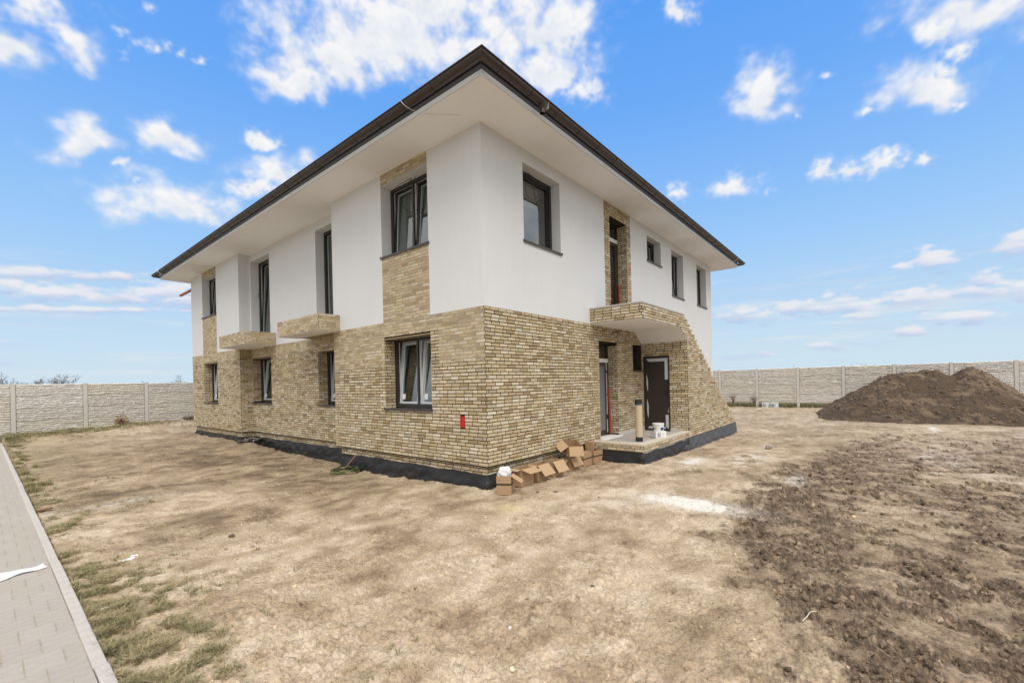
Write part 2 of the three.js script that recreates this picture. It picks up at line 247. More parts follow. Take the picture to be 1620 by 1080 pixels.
const SAND = [[.0, .155, .110, .068], [.22, .25, .181, .112], [.44, .375, .284, .183], [.66, .48, .373, .253], [.95, .615, .508, .378]];
const MUD = [[.0, .076, .051, .032], [.25, .138, .095, .060], [.46, .235, .168, .108], [.66, .37, .28, .19], [.95, .56, .455, .335]];
function soilColor(x, z, ch) {
  const a = fbm2(x * .38, z * .38, 3), b = fbm2(x * 1.5 + 5, z * 1.9, 4, n2b), f = fbm2(x * 6.5, z * 7.5, 4), g2 = fbm2(x * 21, z * 21, 3, n2b);
  const g = (cx, cz, sx, sz, w) => { const d = ((x - cx) / sx) ** 2 + ((z - cz) / sz) ** 2; return d > 9 ? 0 : w * Math.exp(-d); };
  const sl = fbm2(x * 1.1 + z * .3, z * 1.9 + 3 - x * .2, 5), sr = fbm2(x * 1.9 + z * .5 + 9, z * 1.5 - x * .4, 5);   // streaks of levelling along x, of wheels along z
  const st = lerp(sl, sr, sstep(1.5, 3.5, z - zb(x) + 2));
  const sp = fbm2(x * 13 + 3, z * 13, 4) * .75 + n2b(x * 41, z * 41) * .45, gritty = sstep(-.1, .3, fbm2(x * .8 - 7, z * 1.1, 3));
  let v = .625 + a * .30 + st * .17 + b * .34 + .22 * fbm2(x * .95 + 11, z * 1.1 - 4, 5) + f * (.13 + .19 * gritty) + g2 * (.04 + .14 * gritty) + sp * (.07 + .16 * gritty);
  const br = g(-1.2, -7.5, 1.7, 4.6, .34) + g(-3.75, -2.3, .8, .65, .34) + g(-3.5, -5.7, 1.4, .9, .24) + g(-.9, -3.2, .9, 1.8, .24) + g(-2.6, -13, 2.4, 4.5, .22) + g(-1.9, .5, .9, .8, .14) + g(-3.0, 1.2, .9, .35, .2) + g(-2.0, 4.2, .5, .3, .34) + g(-2.2, 2.6, .8, .3, .16) + g(-4.3, -9, .9, 3.5, .2) + g(10, 4, 4, 1.0, .16) + g(7.4, 1.75, .6, .12, .2);
  const pale = g(-2.7, -6.0, .8, .5, .2) + g(-3.0, -3.9, .5, .6, .26) + g(-3.2, .1, 1.0, .4, .2) + g(-2.4, -.4, .9, .5, .18) + g(-2.3, 2.9, 1.3, .7, .12) + g(1.2, 1.9, 1.9, .7, .10) + g(-2.3, 4.55, .35, .25, .22) + g(6, 2.6, 2, .7, .1) + g(-4.5, -3.4, .5, .8, .12);
  v += pale * (.75 + .9 * b) - br * (1.05 + 1.2 * (st + f * .5));
  v -= .10 * tyre(x, z) * (.6 + f);
  let c = ramp4(SAND, v);
  if (ch > 0) {
    const P = plates(x, z), sk = fbm2(x * 4.4 + z * 1.6, z * 3.2 - x, 4, n2b);
    let m = lerp(.255 + f * .22 + g2 * .34 + sp * .40 + sk * .25 + b * .1, .53 + a * .14 + sr * .26 + sk * .16 + f * .12 + sp * .16, P);
    m += g(2.2, 5.3, 1.0, .6, .16) + g(5.4, 6.0, 1.2, .35, .16) + g(11.5, 6, 3, 1.2, .18) + g(5.8, 7.0, .7, .5, .4) + sstep(3, 12, x) * .08 - g(1.2, 4.3, 1.2, .4, .06);
    c = mix3(c, ramp4(MUD, m), ch * .96);
  } else if (x > 9) c = mix3(c, [.27, .20, .135], sstep(0, .5, st) * .55);
  const ragged = sstep(-.35, .25, f * .6 + b * .5 + g2 * .25 + .12);
  const lime = g(1.28, 3.05, .26, .66, 2.6) * lerp(ragged, 1, .5) * (1 - ch * .6) + g(5.6, 2.9, 1.0, .3, .8) * sstep(-.2, .35, b + f * .4) + g(4.6, 2.0, .5, .2, 1.2) * ragged + g(12.5, 9, 1.6, .5, .8) + g(8, 6.3, 1, .35, .5) * sstep(-.3, .4, st) + g(14.2, 6.6, .7, .12, .9) + g(.6, 2.1, .3, .3, .35) * ragged + g(3.9, 4.05, .35, .16, .7) * ragged;
  c = mix3(c, [.80, .755, .69], clamp(lime));
  c = mix3(c, [.62, .50, .29], clamp(g(-.55, .95, .24, .24, .8)));
  c = mix3(c, [.55, .51, .455], clamp(g(-4.1, -4.9, 1.0, .16, .9) * (.6 + f)));
  c = mix3(c, [.235, .20, .10], clamp(grassy(x, z) * (.5 + f * .9 + b * .4)) * .45);
  c = mix3(c, [.29, .235, .115], .55 * sstep(-7, -13, z) * sstep(-2.2, -4.6, x) * clamp(.5 + b * .8 + f * .4));
  const far = sstep(27, 40, Math.hypot(x, z)); if (x > 24.1 || z < -21.2 || far > 0) c = mix3(c, [.13, .12, .055], Math.max(far, x > 24.1 ? .8 : 0, z < -21.2 ? .8 : 0));
  return c;
}
{
  const cx = -5.63, cz = 5.27, angs = [], rads = [];
  for (let a = 50.3 - 53; a <= 50.3 + 53.01; a += 0.145) angs.push(a * R);
  for (let a = 50.3 + 56; a < 50.3 + 360 - 54; a += 4) angs.push(a * R);
  for (let r = 1.0; r < 62; r *= r < 2.2 ? 1.03 : r < 14 ? 1.0055 : 1.0105) rads.push(r);
  for (const r of [75, 100, 150, 250, 500, 1000, 2500, 5000]) rads.push(r);
  const nA = angs.length, nR = rads.length, pos = new Float32Array((nA * nR + 1) * 3), col = new Float32Array((nA * nR + 1) * 3), uv = new Float32Array((nA * nR + 1) * 2), idx = [];
  pos[0] = cx; pos[1] = -.6; pos[2] = cz; col[0] = .4; col[1] = .35; col[2] = .3;
  for (let i = 0; i < nR; i++) for (let j = 0; j < nA; j++) {
    const k = 1 + i * nA + j, x = cx + rads[i] * Math.sin(angs[j]), z = cz - rads[i] * Math.cos(angs[j]);
    const ch = rads[i] < 40 ? churned(x, z) : 0;
    let y = rads[i] < 70 ? gBase(x, z) + micro(x, z, ch) : -0.45;
    if (x < -5.085) y = -0.62;
    if (inPorch(x, z)) y = Math.min(y, -0.55);
    pos.set([x, y, z], k * 3); col.set(soilColor(x, z, ch), k * 3); uv.set([x, z], k * 2);
    const jn = (j + 1) % nA;
    if (i === 0) idx.push(0, 1 + jn, 1 + j); else { const a = 1 + (i - 1) * nA + j, b = 1 + (i - 1) * nA + jn, c = 1 + i * nA + jn, d = k; idx.push(a, b, d, b, c, d); }
  }
  const g = new THREE.BufferGeometry();
  g.setAttribute('position', new THREE.BufferAttribute(pos, 3)); g.setAttribute('color', new THREE.BufferAttribute(col, 3)); g.setAttribute('uv', new THREE.BufferAttribute(uv, 2)); g.setIndex(idx); g.computeVertexNormals();
  structure('ground', g, M.soil, 'bare sandy building plot with pale dust and a churned dark strip');
}

// ------------------------------------------------------------------ road of concrete pavers with a kerb
{
  const road = new THREE.Group(); road.name = 'road'; road.userData = { kind: 'structure', label: 'grey block paved road along the left edge of the plot', category: 'road' }; scene.add(road);
  part('sand_bed', bb(-9.2, -5.165, -0.75, -0.4318, 4.2, -20.9), std(lin(.40, .345, .275), 0.95, { map: scaled(groundTone, .5) }), road);
  const rd = rng(71), PZ = 0.292, PX = 0.2, y = -0.43;
  const shape = (w, d, s) => { const q = rng(s), c = 0.0035; const p = (x, yy, z) => [x, yy, z]; const a = [p(-w / 2, -.03, -d / 2), p(w / 2, -.03, -d / 2), p(w / 2, -.03, d / 2), p(-w / 2, -.03, d / 2)], b = a.map(([x, , z]) => [x, -.004, z]), t = a.map(([x, , z]) => [x - Math.sign(x) * (c + q() * .002), 0, z - Math.sign(z) * (c + q() * .002)]); const tri = []; const quad = (A, B, C, D) => tri.push(...A, ...B, ...C, ...A, ...C, ...D); for (let i = 0; i < 4; i++) { const j = (i + 1) % 4; quad(a[j], a[i], b[i], b[j]); quad(b[j], b[i], t[i], t[j]); } quad(t[3], t[2], t[1], t[0]); const g = new THREE.BufferGeometry(); g.setAttribute('position', new THREE.BufferAttribute(new Float32Array(tri), 3)); g.computeVertexNormals(); return uvm(g); };
  const variants = [1, 2, 3, 4].map((s) => shape(PX - .004, PZ - .006, s)), list = [];
  for (let i = 0; i < 86; i++) for (let j = 0; j < 20; j++) { const z = 3.9 - i * PZ, odd = i % 2, half = odd && j === 0, x = -5.163 - (half ? PX / 4 : PX / 2 + j * PX - (odd ? PX / 2 : 0)); list.push({ x, z, w: half ? .5 : 1, d: Math.hypot(x + 5.63, z - 5.27) + (x < -6.6 + (z < 0 ? .4 * z : 0) ? 50 : 0) + (z > 2.2 ? 30 : 0) }); }
  list.sort((a, b) => a.d - b.d);
  const rest = [];
  list.forEach((p, i) => {
    const g = variants[Math.floor(rd() * 4)], m = PAVER[Math.floor(rd() * 5)], yy = y + (rd() - .5) * .0016;
    if (i < 300) { const o = part(i ? 'paver_' + String(i).padStart(3, '0') : 'paver', g, m, road); o.position.set(p.x, yy, p.z); o.scale.x = p.w; o.rotation.set((rd() - .5) * .004, 0, (rd() - .5) * .004); } else { const c = g.clone(); c.scale(p.w, 1, 1); c.translate(p.x, yy, p.z); rest.push(uvm(c)); }
  });
  part('paving', rest, PAVER[0], road).userData.kind = 'stuff';
  for (let i = 0; i < 25; i++) { const z = 4.1 - i * 1.0, o = part(i ? 'kerb_stone_' + String(i).padStart(3, '0') : 'kerb_stone', rbb(-.039, .039, -.25, .018, -.497, .497, .008), M.kerb, road); o.position.set(-5.12 + (rd() - .5) * .006 - i * .001, -.432 + (rd() - .5) * .008, z - .5); o.rotation.y = (rd() - .5) * .006; }
}

// ------------------------------------------------------------------ the house
const house = thing('house', 'two storey house under construction with white plaster above and tan brick cladding below', 'house');
const CO = 0.064, BL = 0.222, LLN = 16.517, LR = 13.68, SOF = 6.016, D = 0.355, B1 = 5.115, B2 = 11.33, HB = 44 * CO, PD = 1.297, DX = 6.586;
// slab of a facade: L runs along -z (outer face x = out), R runs along +x (outer face z = -out)
function slab(f, u0, u1, y0, y1, out, inn, holes = []) {
  const s = new THREE.Shape([[u0, y0], [u1, y0], [u1, y1], [u0, y1]].map((p) => new THREE.Vector2(...p)));
  for (const h of holes) s.holes.push(new THREE.Path([[h[0], h[2]], [h[0], h[3]], [h[1], h[3]], [h[1], h[2]]].map((p) => new THREE.Vector2(...p))));
  const g = new THREE.ExtrudeGeometry(s, { depth: inn - out, bevelEnabled: false });
  if (f === 'L') { g.translate(0, 0, out); g.applyMatrix4(new THREE.Matrix4().makeBasis(new THREE.Vector3(0, 0, -1), new THREE.Vector3(0, 1, 0), new THREE.Vector3(1, 0, 0))); } else g.translate(0, 0, -inn);
  return uvm(g);
}
const W = { U1: [1.446, 3.006, 4.22, 5.785], L1: [1.446, 2.985, .955, 2.473], UD1: [5.16, 6.665, 3.19, 5.775], UD2: [9.73, 11.255, 3.19, 5.79], U3: [13.55, 15.13, 4.25, 5.79], L4: [13.55, 15.06, .95, 2.477], L3: [9.73, 11.24, .962, 2.49], L2: [5.16, 6.645, .957, 2.46],
  RU1: [1.18, 2.477, 4.212, 5.75], RU2: [7.17, 8.265, 5.012, 5.77], RU3: [9.195, 10.35, 4.237, 5.778], RU4: [11.84, 13.02, 4.237, 5.792], RD: [4.77, 5.77, 3.17, 5.712], LD: [4.07, 5.05, .02, 2.42], NI: [6.0, 6.565, 1.72, 2.45] };
const BK = .02;   // depth of the backing behind the brick faces
part('plaster_wall', [
  slab('L', .3, W.U1[0], HB, SOF, 0, .655), slab('L', W.U1[1], B1, HB, SOF, 0, .655),
  slab('L', B1, B2, HB, SOF, D, .655, [W.UD1, W.UD2]),
  slab('L', B2, W.U3[0], HB, SOF, 0, .655), slab('L', W.U3[1], LLN, HB, SOF, 0, .655),
  slab('R', 0, 4.48, HB, SOF, 0, .3, [W.RU1]), slab('R', 6.02, LR, HB, SOF, 0, .3, [W.RU2, W.RU3, W.RU4]),
  slab('R', DX + .05, LR, -.9, HB, 0, .3),
  bb(.655, LR, -.9, SOF, -LLN, -LLN + .3), bb(LR - .3, LR, -.9, SOF, -.3, -LLN + .3),
], M.plaster, house);
for (const w of [W.U1, W.U3]) part('window_head_plaster', bb(.004, .657, w[3] - .012, w[3] - .0005, -w[0] - .001, -w[1] + .001), M.plaster, house);
const brickWall = groupPart('brick_wall', house);
for (const g of [
  slab('L', .3, B1 - BK, 0, HB, BK, .655, [W.L1]), slab('L', W.U1[0], W.U1[1], HB, W.U1[2], BK, .655), slab('L', W.U1[0], W.U1[1], W.U1[3], SOF, BK, .655),
  slab('L', B1 - BK, B2 + BK, 0, HB, D + BK, .66, [W.L2, W.L3]),
  slab('L', B2 + BK, LLN, 0, HB, BK, .655, [W.L4]), slab('L', W.U3[0], W.U3[1], HB, W.U3[2], BK, .655), slab('L', W.U3[0], W.U3[1], W.U3[3], SOF, BK, .655),
  slab('L', .3, B1 - .10, -.9, 0, .10, .655), slab('L', B1 - .10, B2 + .10, -.9, 0, D + .09, .66), slab('L', B2 + .10, LLN, -.9, 0, .10, .655),
  slab('R', BK, DX + .05, 0, HB, BK, .3, [W.LD, W.NI]), slab('R', 4.48, 6.02, HB, SOF, BK, .3, [W.RD]),
  slab('R', .10, DX + .05, -.9, 0, .10, .3),
]) part('mortar_bed', g, M.mortar, brickWall);

// ---- bricks
const bricks = [], rb = rng(5);
const PAL = [[0.7, 0.585, 0.405, 30], [0.62, 0.505, 0.322, 30], [0.545, 0.425, 0.246, 14], [0.42, 0.31, 0.18, 8], [0.52, 0.435, 0.312, 6], [0.76, 0.67, 0.523, 8], [0.57, 0.42, 0.282, 4]];
const PW = PAL.reduce((s, p) => s + p[3], 0), SH = [0.92, 1, 1.06];
function pick() { let t = rb() * PW; for (let i = 0; i < PAL.length; i++) { t -= PAL[i][3]; if (t < 0) return i; } return 0; }
// o: point at u = 0, y = 0; u: direction; n: outward normal; e0, e1 extents as numbers or functions of the course; holes as [u0, u1, y0, y1]
function field({ o, u, n, e0, e1, k0, k1, holes = [], soft = false, off = 0, proud = .004, rank = 1 }) {
  for (let k = k0; k < k1; k++) {
    const yc = (k + .5) * CO, a0 = typeof e0 === 'function' ? e0(k) : e0, a1 = typeof e1 === 'function' ? e1(k) : e1;
    let iv = [[a0, a1]];
    for (const h of holes) if (yc > h[2] && yc < h[3]) iv = iv.flatMap(([a, b]) => { const r = []; if (h[0] > a) r.push([a, Math.min(b, h[0])]); if (h[1] < b) r.push([Math.max(a, h[1]), b]); return r.filter(([p, q]) => q - p > .015); });
    const base = (((k % 2) + 2) % 2 ? BL / 2 : 0) + off + (rb() - .5) * .05;
    for (const [a, b] of iv) {
      const pts = [a]; let s = Math.floor((a - base) / BL) * BL + base + BL;
      while (s < b - .035) { if (s > a + .035) pts.push(s + (rb() - .5) * .006); s += BL; if (rb() < .06) s -= .11; }
      pts.push(b);
      for (let i = 0; i < pts.length - 1; i++) {
        const l = pts[i] + (i ? .007 : .001), r = pts[i + 1] - (i < pts.length - 2 ? .007 : .001), c = (l + r) / 2, out = proud + (rb() - .5) * .003;
        bricks.push({ p: [o[0] + u[0] * c + n[0] * out, yc + (rb() - .5) * .003 + (o[1] || 0), o[2] + u[2] * c + n[2] * out], u, n, w: r - l, h: CO - .0135 + (rb() - .5) * .003, c: pick(), s: Math.floor(rb() * 3), soft: typeof soft === 'function' ? soft(c, yc) : soft, rank });
      }
    }
  }
}
const L = [0, 0, -1], NX = [-1, 0, 0], X = [1, 0, 0], NZ = [0, 0, 1], ev = (k) => ((k % 2) + 2) % 2 === 0;
const inset = (h, m = .0) => [h[0] - m, h[1] + m, h[2], h[3]];
const nearSoft = (u, y) => y > 29 * CO && !(u > W.L1[0] - .24 && u < W.L1[1] && y < 2.52);
field({ o: [0, 0, 0], u: L, n: NX, e0: (k) => (ev(k) ? -.004 : .018), e1: B1, k0: 0, k1: 44, holes: [W.L1, [.535, .665, .66, .87]], soft: nearSoft });
field({ o: [D, 0, 0], u: L, n: NX, e0: B1, e1: B2, k0: 0, k1: 44, holes: [W.L2, W.L3], soft: (u, y) => y > 2.5, off: .07 });
field({ o: [0, 0, 0], u: L, n: NX, e0: (k) => B2 + (ev(k) ? -.004 : .018), e1: LLN, k0: 0, k1: 44, holes: [W.L4], soft: (u, y) => y > 2.45, off: .03 });
field({ o: [0, 0, -B2], u: X, n: NZ, e0: (k) => (ev(k) ? .018 : -.004), e1: D, k0: 0, k1: 44 });
field({ o: [0, 0, -B1], u: X, n: [0, 0, -1], e0: .018, e1: D, k0: 0, k1: 44 });
for (const w of [W.U1, W.U3]) { field({ o: [0, 0, 0], u: L, n: NX, e0: w[0], e1: w[1], k0: 44, k1: 66, soft: true, holes: [] }); field({ o: [0, .012, 0], u: L, n: NX, e0: w[0], e1: w[1], k0: 90, k1: 94, soft: true }); }
field({ o: [.088, 0, 0], u: L, n: NX, e0: .088, e1: B1 - .10, k0: -3, k1: 0, off: .1 });
field({ o: [D + .08, 0, 0], u: L, n: NX, e0: B1 - .10, e1: B2 + .09, k0: -3, k1: 0 });
field({ o: [.088, 0, 0], u: L, n: NX, e0: B2 + .088, e1: LLN - .09, k0: -3, k1: 0 });
field({ o: [0, 0, -B2 - .088], u: X, n: NZ, e0: .10, e1: D + .08, k0: -3, k1: 0 });
field({ o: [0, 0, 0], u: X, n: NZ, e0: (k) => (ev(k) ? .018 : -.004), e1: DX, k0: 0, k1: 44, holes: [W.LD, [W.NI[0], DX, W.NI[2], W.NI[3]]], off: .05 });
field({ o: [0, 0, -.088], u: X, n: NZ, e0: .10, e1: 3.6, k0: -3, k1: 0 });
field({ o: [0, 0, 0], u: X, n: NZ, e0: 4.48, e1: 6.02, k0: 44, k1: 94, holes: [W.RD], off: .11 });
// bricks that line the window and door openings
for (const [w, x, dep] of [[W.L1, 0, .26], [W.L2, D, .26], [W.L3, D, .26], [W.L4, 0, .26]]) {
  field({ o: [x, 0, -w[1]], u: X, n: NZ, e0: .004, e1: dep, k0: Math.ceil(w[2] / CO), k1: Math.floor(w[3] / CO), off: .05 });
  field({ o: [x, 0, -w[0]], u: X, n: [0, 0, -1], e0: .018, e1: dep, k0: Math.ceil(w[2] / CO), k1: Math.floor(w[3] / CO), off: .05 });
}
for (const w of [W.LD, W.RD]) for (const s of [0, 1]) field({ o: [w[s], 0, 0], u: [0, 0, -1], n: s ? NX : X, e0: .004, e1: .27, k0: Math.ceil(w[2] / CO), k1: Math.floor(w[3] / CO), off: .05 });
// porch: wall of the entrance door and stepped wall of the outside stair
const stepEnd = (k) => { const p = Math.floor((49 - k) / 2); return 6.45 + p * .2016 + (k < 30 ? .03 * Math.sin(k * 7.3) : 0); };
const EDOOR = [.05, .80, 0.0, 2.11];
field({ o: [DX, 0, 0], u: NZ, n: NX, e0: 0, e1: (k) => (ev(k) ? PD + .004 : PD - .018), k0: 0, k1: 39, holes: [EDOOR] });
field({ o: [0, 0, PD], u: X, n: NZ, e0: (k) => k >= 44 ? 3.67 + (ev(k) ? .018 : -.004) : k >= 39 ? DX + .06 - (k + .5 - 38.6) * CO * 1.62 : DX + (ev(k) ? .018 : -.004), e1: stepEnd, k0: -2, k1: 49, rank: 1 });
field({ o: [3.67, 0, 0], u: NZ, n: NX, e0: 0, e1: (k) => PD + (ev(k) ? .004 : -.018), k0: 44, k1: 49 });
field({ o: [3.59, 0, 0], u: NZ, n: NX, e0: 0, e1: (k) => PD + (ev(k) ? .004 : -.018), k0: -2, k1: 0 });
field({ o: [0, 0, PD], u: X, n: NZ, e0: (k) => 3.59 + (ev(k) ? .018 : -.004), e1: DX, k0: -2, k1: 0 });
// two small balconies on the long side
const BALC = [[4.82, 7.05, 0], [9.32, 11.53, D]], BXO = -.54;
for (const [a, b] of BALC) {
  field({ o: [BXO, 0, 0], u: L, n: NX, e0: (k) => a + (ev(k) ? -.004 : .018), e1: b, k0: 44, k1: 50, soft: true });
  field({ o: [0, 0, -a], u: X, n: NZ, e0: (k) => BXO + (ev(k) ? .018 : -.004), e1: D, k0: 44, k1: 50, soft: true });
  field({ o: [0, 0, -b], u: X, n: [0, 0, -1], e0: BXO + .018, e1: D, k0: 44, k1: 50, soft: true });
}
function brickShape(w, h, q) {   // a clinker slip: hewn face, chamfered rim, face at z = 0
  const c = .0022, x = w / 2, y = h / 2, j = () => (q() - .5) * .003, d = () => -q() * .0022;
  const f = [[-x + c + j(), -y + c + j(), d()], [x - c + j(), -y + c + j(), d()], [x - c + j(), y - c + j(), d()], [-x + c + j(), y - c + j(), d()]];
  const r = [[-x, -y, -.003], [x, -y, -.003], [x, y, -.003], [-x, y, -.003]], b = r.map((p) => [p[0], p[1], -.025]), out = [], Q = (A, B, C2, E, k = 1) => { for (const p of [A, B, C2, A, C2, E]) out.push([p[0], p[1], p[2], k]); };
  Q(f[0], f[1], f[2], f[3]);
  for (let i = 0; i < 4; i++) { const k = (i + 1) % 4; Q(r[i], r[k], f[k], f[i]); Q(b[i], b[k], r[k], r[i], .27); }  // side faces are coloured darker to deepen the shade in the joints
  return out;
}
{
  const cp = camera.position;
  for (const b of bricks) { const v = [cp.x - b.p[0], cp.y - b.p[1], cp.z - b.p[2]], d = Math.hypot(...v), c = (v[0] * b.n[0] + v[1] * b.n[1] + v[2] * b.n[2]) / d; b.score = c > 0 ? c * b.w * b.h / (d * d) : 0; }
  bricks.sort((a, b) => b.score - a.score);
  const mats = new Map(), tone = (b) => { let c = PAL[b.c].slice(0, 3).map((v) => v * SH[b.s]); if (b.soft) c = mix3(c, [.50, .41, .275], .24); return c; };
  const matOf = (b) => { const key = b.c + '/' + b.s + '/' + b.soft; if (!mats.has(key)) mats.set(key, std(lin(...tone(b)), 0.9, { vertexColors: true, map: M.brickStuff.map, bumpMap: M.brickStuff.bumpMap, bumpScale: .003 })); return mats.get(key); };
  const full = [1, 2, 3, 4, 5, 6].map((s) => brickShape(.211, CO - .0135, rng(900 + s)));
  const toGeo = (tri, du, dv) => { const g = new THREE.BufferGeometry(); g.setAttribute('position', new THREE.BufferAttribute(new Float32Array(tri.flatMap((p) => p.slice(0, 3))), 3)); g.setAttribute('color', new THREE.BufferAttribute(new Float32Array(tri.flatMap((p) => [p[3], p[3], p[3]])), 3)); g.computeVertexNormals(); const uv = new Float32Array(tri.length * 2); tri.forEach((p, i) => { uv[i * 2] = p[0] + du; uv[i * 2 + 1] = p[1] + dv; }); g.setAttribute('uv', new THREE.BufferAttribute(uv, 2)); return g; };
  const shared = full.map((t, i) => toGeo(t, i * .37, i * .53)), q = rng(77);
  const pos = [], nor = [], uv = [], col = [], vA = new THREE.Vector3(), vB = new THREE.Vector3(), vC = new THREE.Vector3();
  bricks.forEach((b, i) => {
    const n = b.n, right = [n[2], 0, -n[0]];   // y x n
    if (i < 300) {
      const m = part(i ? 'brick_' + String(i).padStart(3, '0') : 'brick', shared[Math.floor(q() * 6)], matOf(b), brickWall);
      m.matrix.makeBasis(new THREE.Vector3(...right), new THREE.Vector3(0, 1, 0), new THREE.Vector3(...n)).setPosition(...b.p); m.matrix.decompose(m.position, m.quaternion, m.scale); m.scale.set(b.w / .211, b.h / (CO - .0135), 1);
      return;
    }
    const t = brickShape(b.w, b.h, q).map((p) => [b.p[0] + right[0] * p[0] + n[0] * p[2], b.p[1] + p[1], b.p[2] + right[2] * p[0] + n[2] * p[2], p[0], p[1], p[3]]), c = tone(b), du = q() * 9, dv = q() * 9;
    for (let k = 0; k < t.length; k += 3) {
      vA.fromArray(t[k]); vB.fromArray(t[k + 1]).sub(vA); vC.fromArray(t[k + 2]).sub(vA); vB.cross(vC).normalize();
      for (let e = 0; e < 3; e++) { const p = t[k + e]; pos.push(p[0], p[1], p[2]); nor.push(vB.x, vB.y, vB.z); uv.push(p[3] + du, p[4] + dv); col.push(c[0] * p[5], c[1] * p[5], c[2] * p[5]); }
    }
  });
  const g = new THREE.BufferGeometry();
  for (const [k, a, s] of [['position', pos, 3], ['normal', nor, 3], ['uv', uv, 2], ['color', col, 3]]) g.setAttribute(k, new THREE.BufferAttribute(new Float32Array(a), s));
  part('brickwork', g, M.brickStuff, brickWall).userData.kind = 'stuff';
  console.log('bricks', bricks.length);
}
{ // pointing already filled on the upper courses of the long side and on the small balconies
  const g0 = -.0016, s = (u0, u1, y0, y1, out, holes) => slab('L', u0, u1, y0, y1, out + g0, out + .003, holes);
  const list = [s(-.0, B1, 29 * CO, HB, 0, [[W.L1[0] - .235, W.L1[1], 29 * CO + .001, 2.53]]), s(B1 + .002, B2 - .002, 2.5, HB, D, []), s(B2, LLN, 2.4865, HB, 0, [])];
  for (const w of [W.U1, W.U3]) list.push(s(w[0] + .002, w[1] - .002, HB + .001, w[2] - .03, 0, []), s(w[0] + .002, w[1] - .002, w[3], SOF - .002, 0, []));
  for (const g of list) part('pointing', g, M.grout, brickWall);
  for (const [a, b, x] of BALC) {
    const bal = groupPart('balcony', house);
    part('slab', bb(BXO + .001, D - .002, HB + .001, 50 * CO - .002, -a + .0015, -b - .0015), M.grout, bal);
    part('underside', bb(BXO + .012, x - .002, HB - .012, HB, -a - .012, -b + .012), M.soffit, bal);
  }
}
part('recess_shadow_strip', [slab('L', .02, B1 - .02, -.02, -.001, .02, .2), slab('L', B1 - .02, B2 + .02, -.02, -.001, D + .02, .6), slab('L', B2 + .02, LLN, -.02, -.001, .02, .2), slab('R', .02, 3.6, -.02, -.001, .02, .2)], M.black, brickWall);  // black strip added to draw the shadow line under the lowest bricks
part('window_head', [[W.L1, 0], [W.L2, D], [W.L3, D], [W.L4, 0]].map(([w, x]) => bb(x + .004, x + .262, w[3] - .03, w[3] - .001, -w[0] - .002, -w[1] + .002)), std(lin(.30, .235, .145), .92, { map: scaled(brickGrain, 1.6), bumpMap: M.brickStuff.bumpMap, bumpScale: .004 }), brickWall);

// inside: floors and partitions, so that the windows look into rooms
part('inner_floor', [bb(.66, LR - .3, 2.84, 3.06, -.302, -LLN + .3), bb(.66, LR - .3, -.3, -.03, -.302, -LLN + .3)], M.interior, house);
part('partition', [bb(.66, 13.3, -.03, 2.84, -4.5, -4.62), bb(.66, 13.3, 3.06, SOF, -4.5, -4.62), bb(3.4, 3.52, -.03, 2.84, -.31, -4.5), bb(3.4, 3.52, 3.06, SOF, -.31, -4.5), bb(4.7, 4.82, 3.06, SOF, -4.62, -16.2), bb(4.7, 4.82, -.03, 2.84, -4.62, -16.2), bb(6.6, 6.72, -.03, 2.84, -.31, -4.5), bb(6.6, 6.72, 3.06, SOF, -.31, -4.5), bb(.66, 4.7, -.03, 2.84, -12.3, -12.42), bb(.66, 4.7, 3.06, SOF, -12.3, -12.42)], M.interior, house);

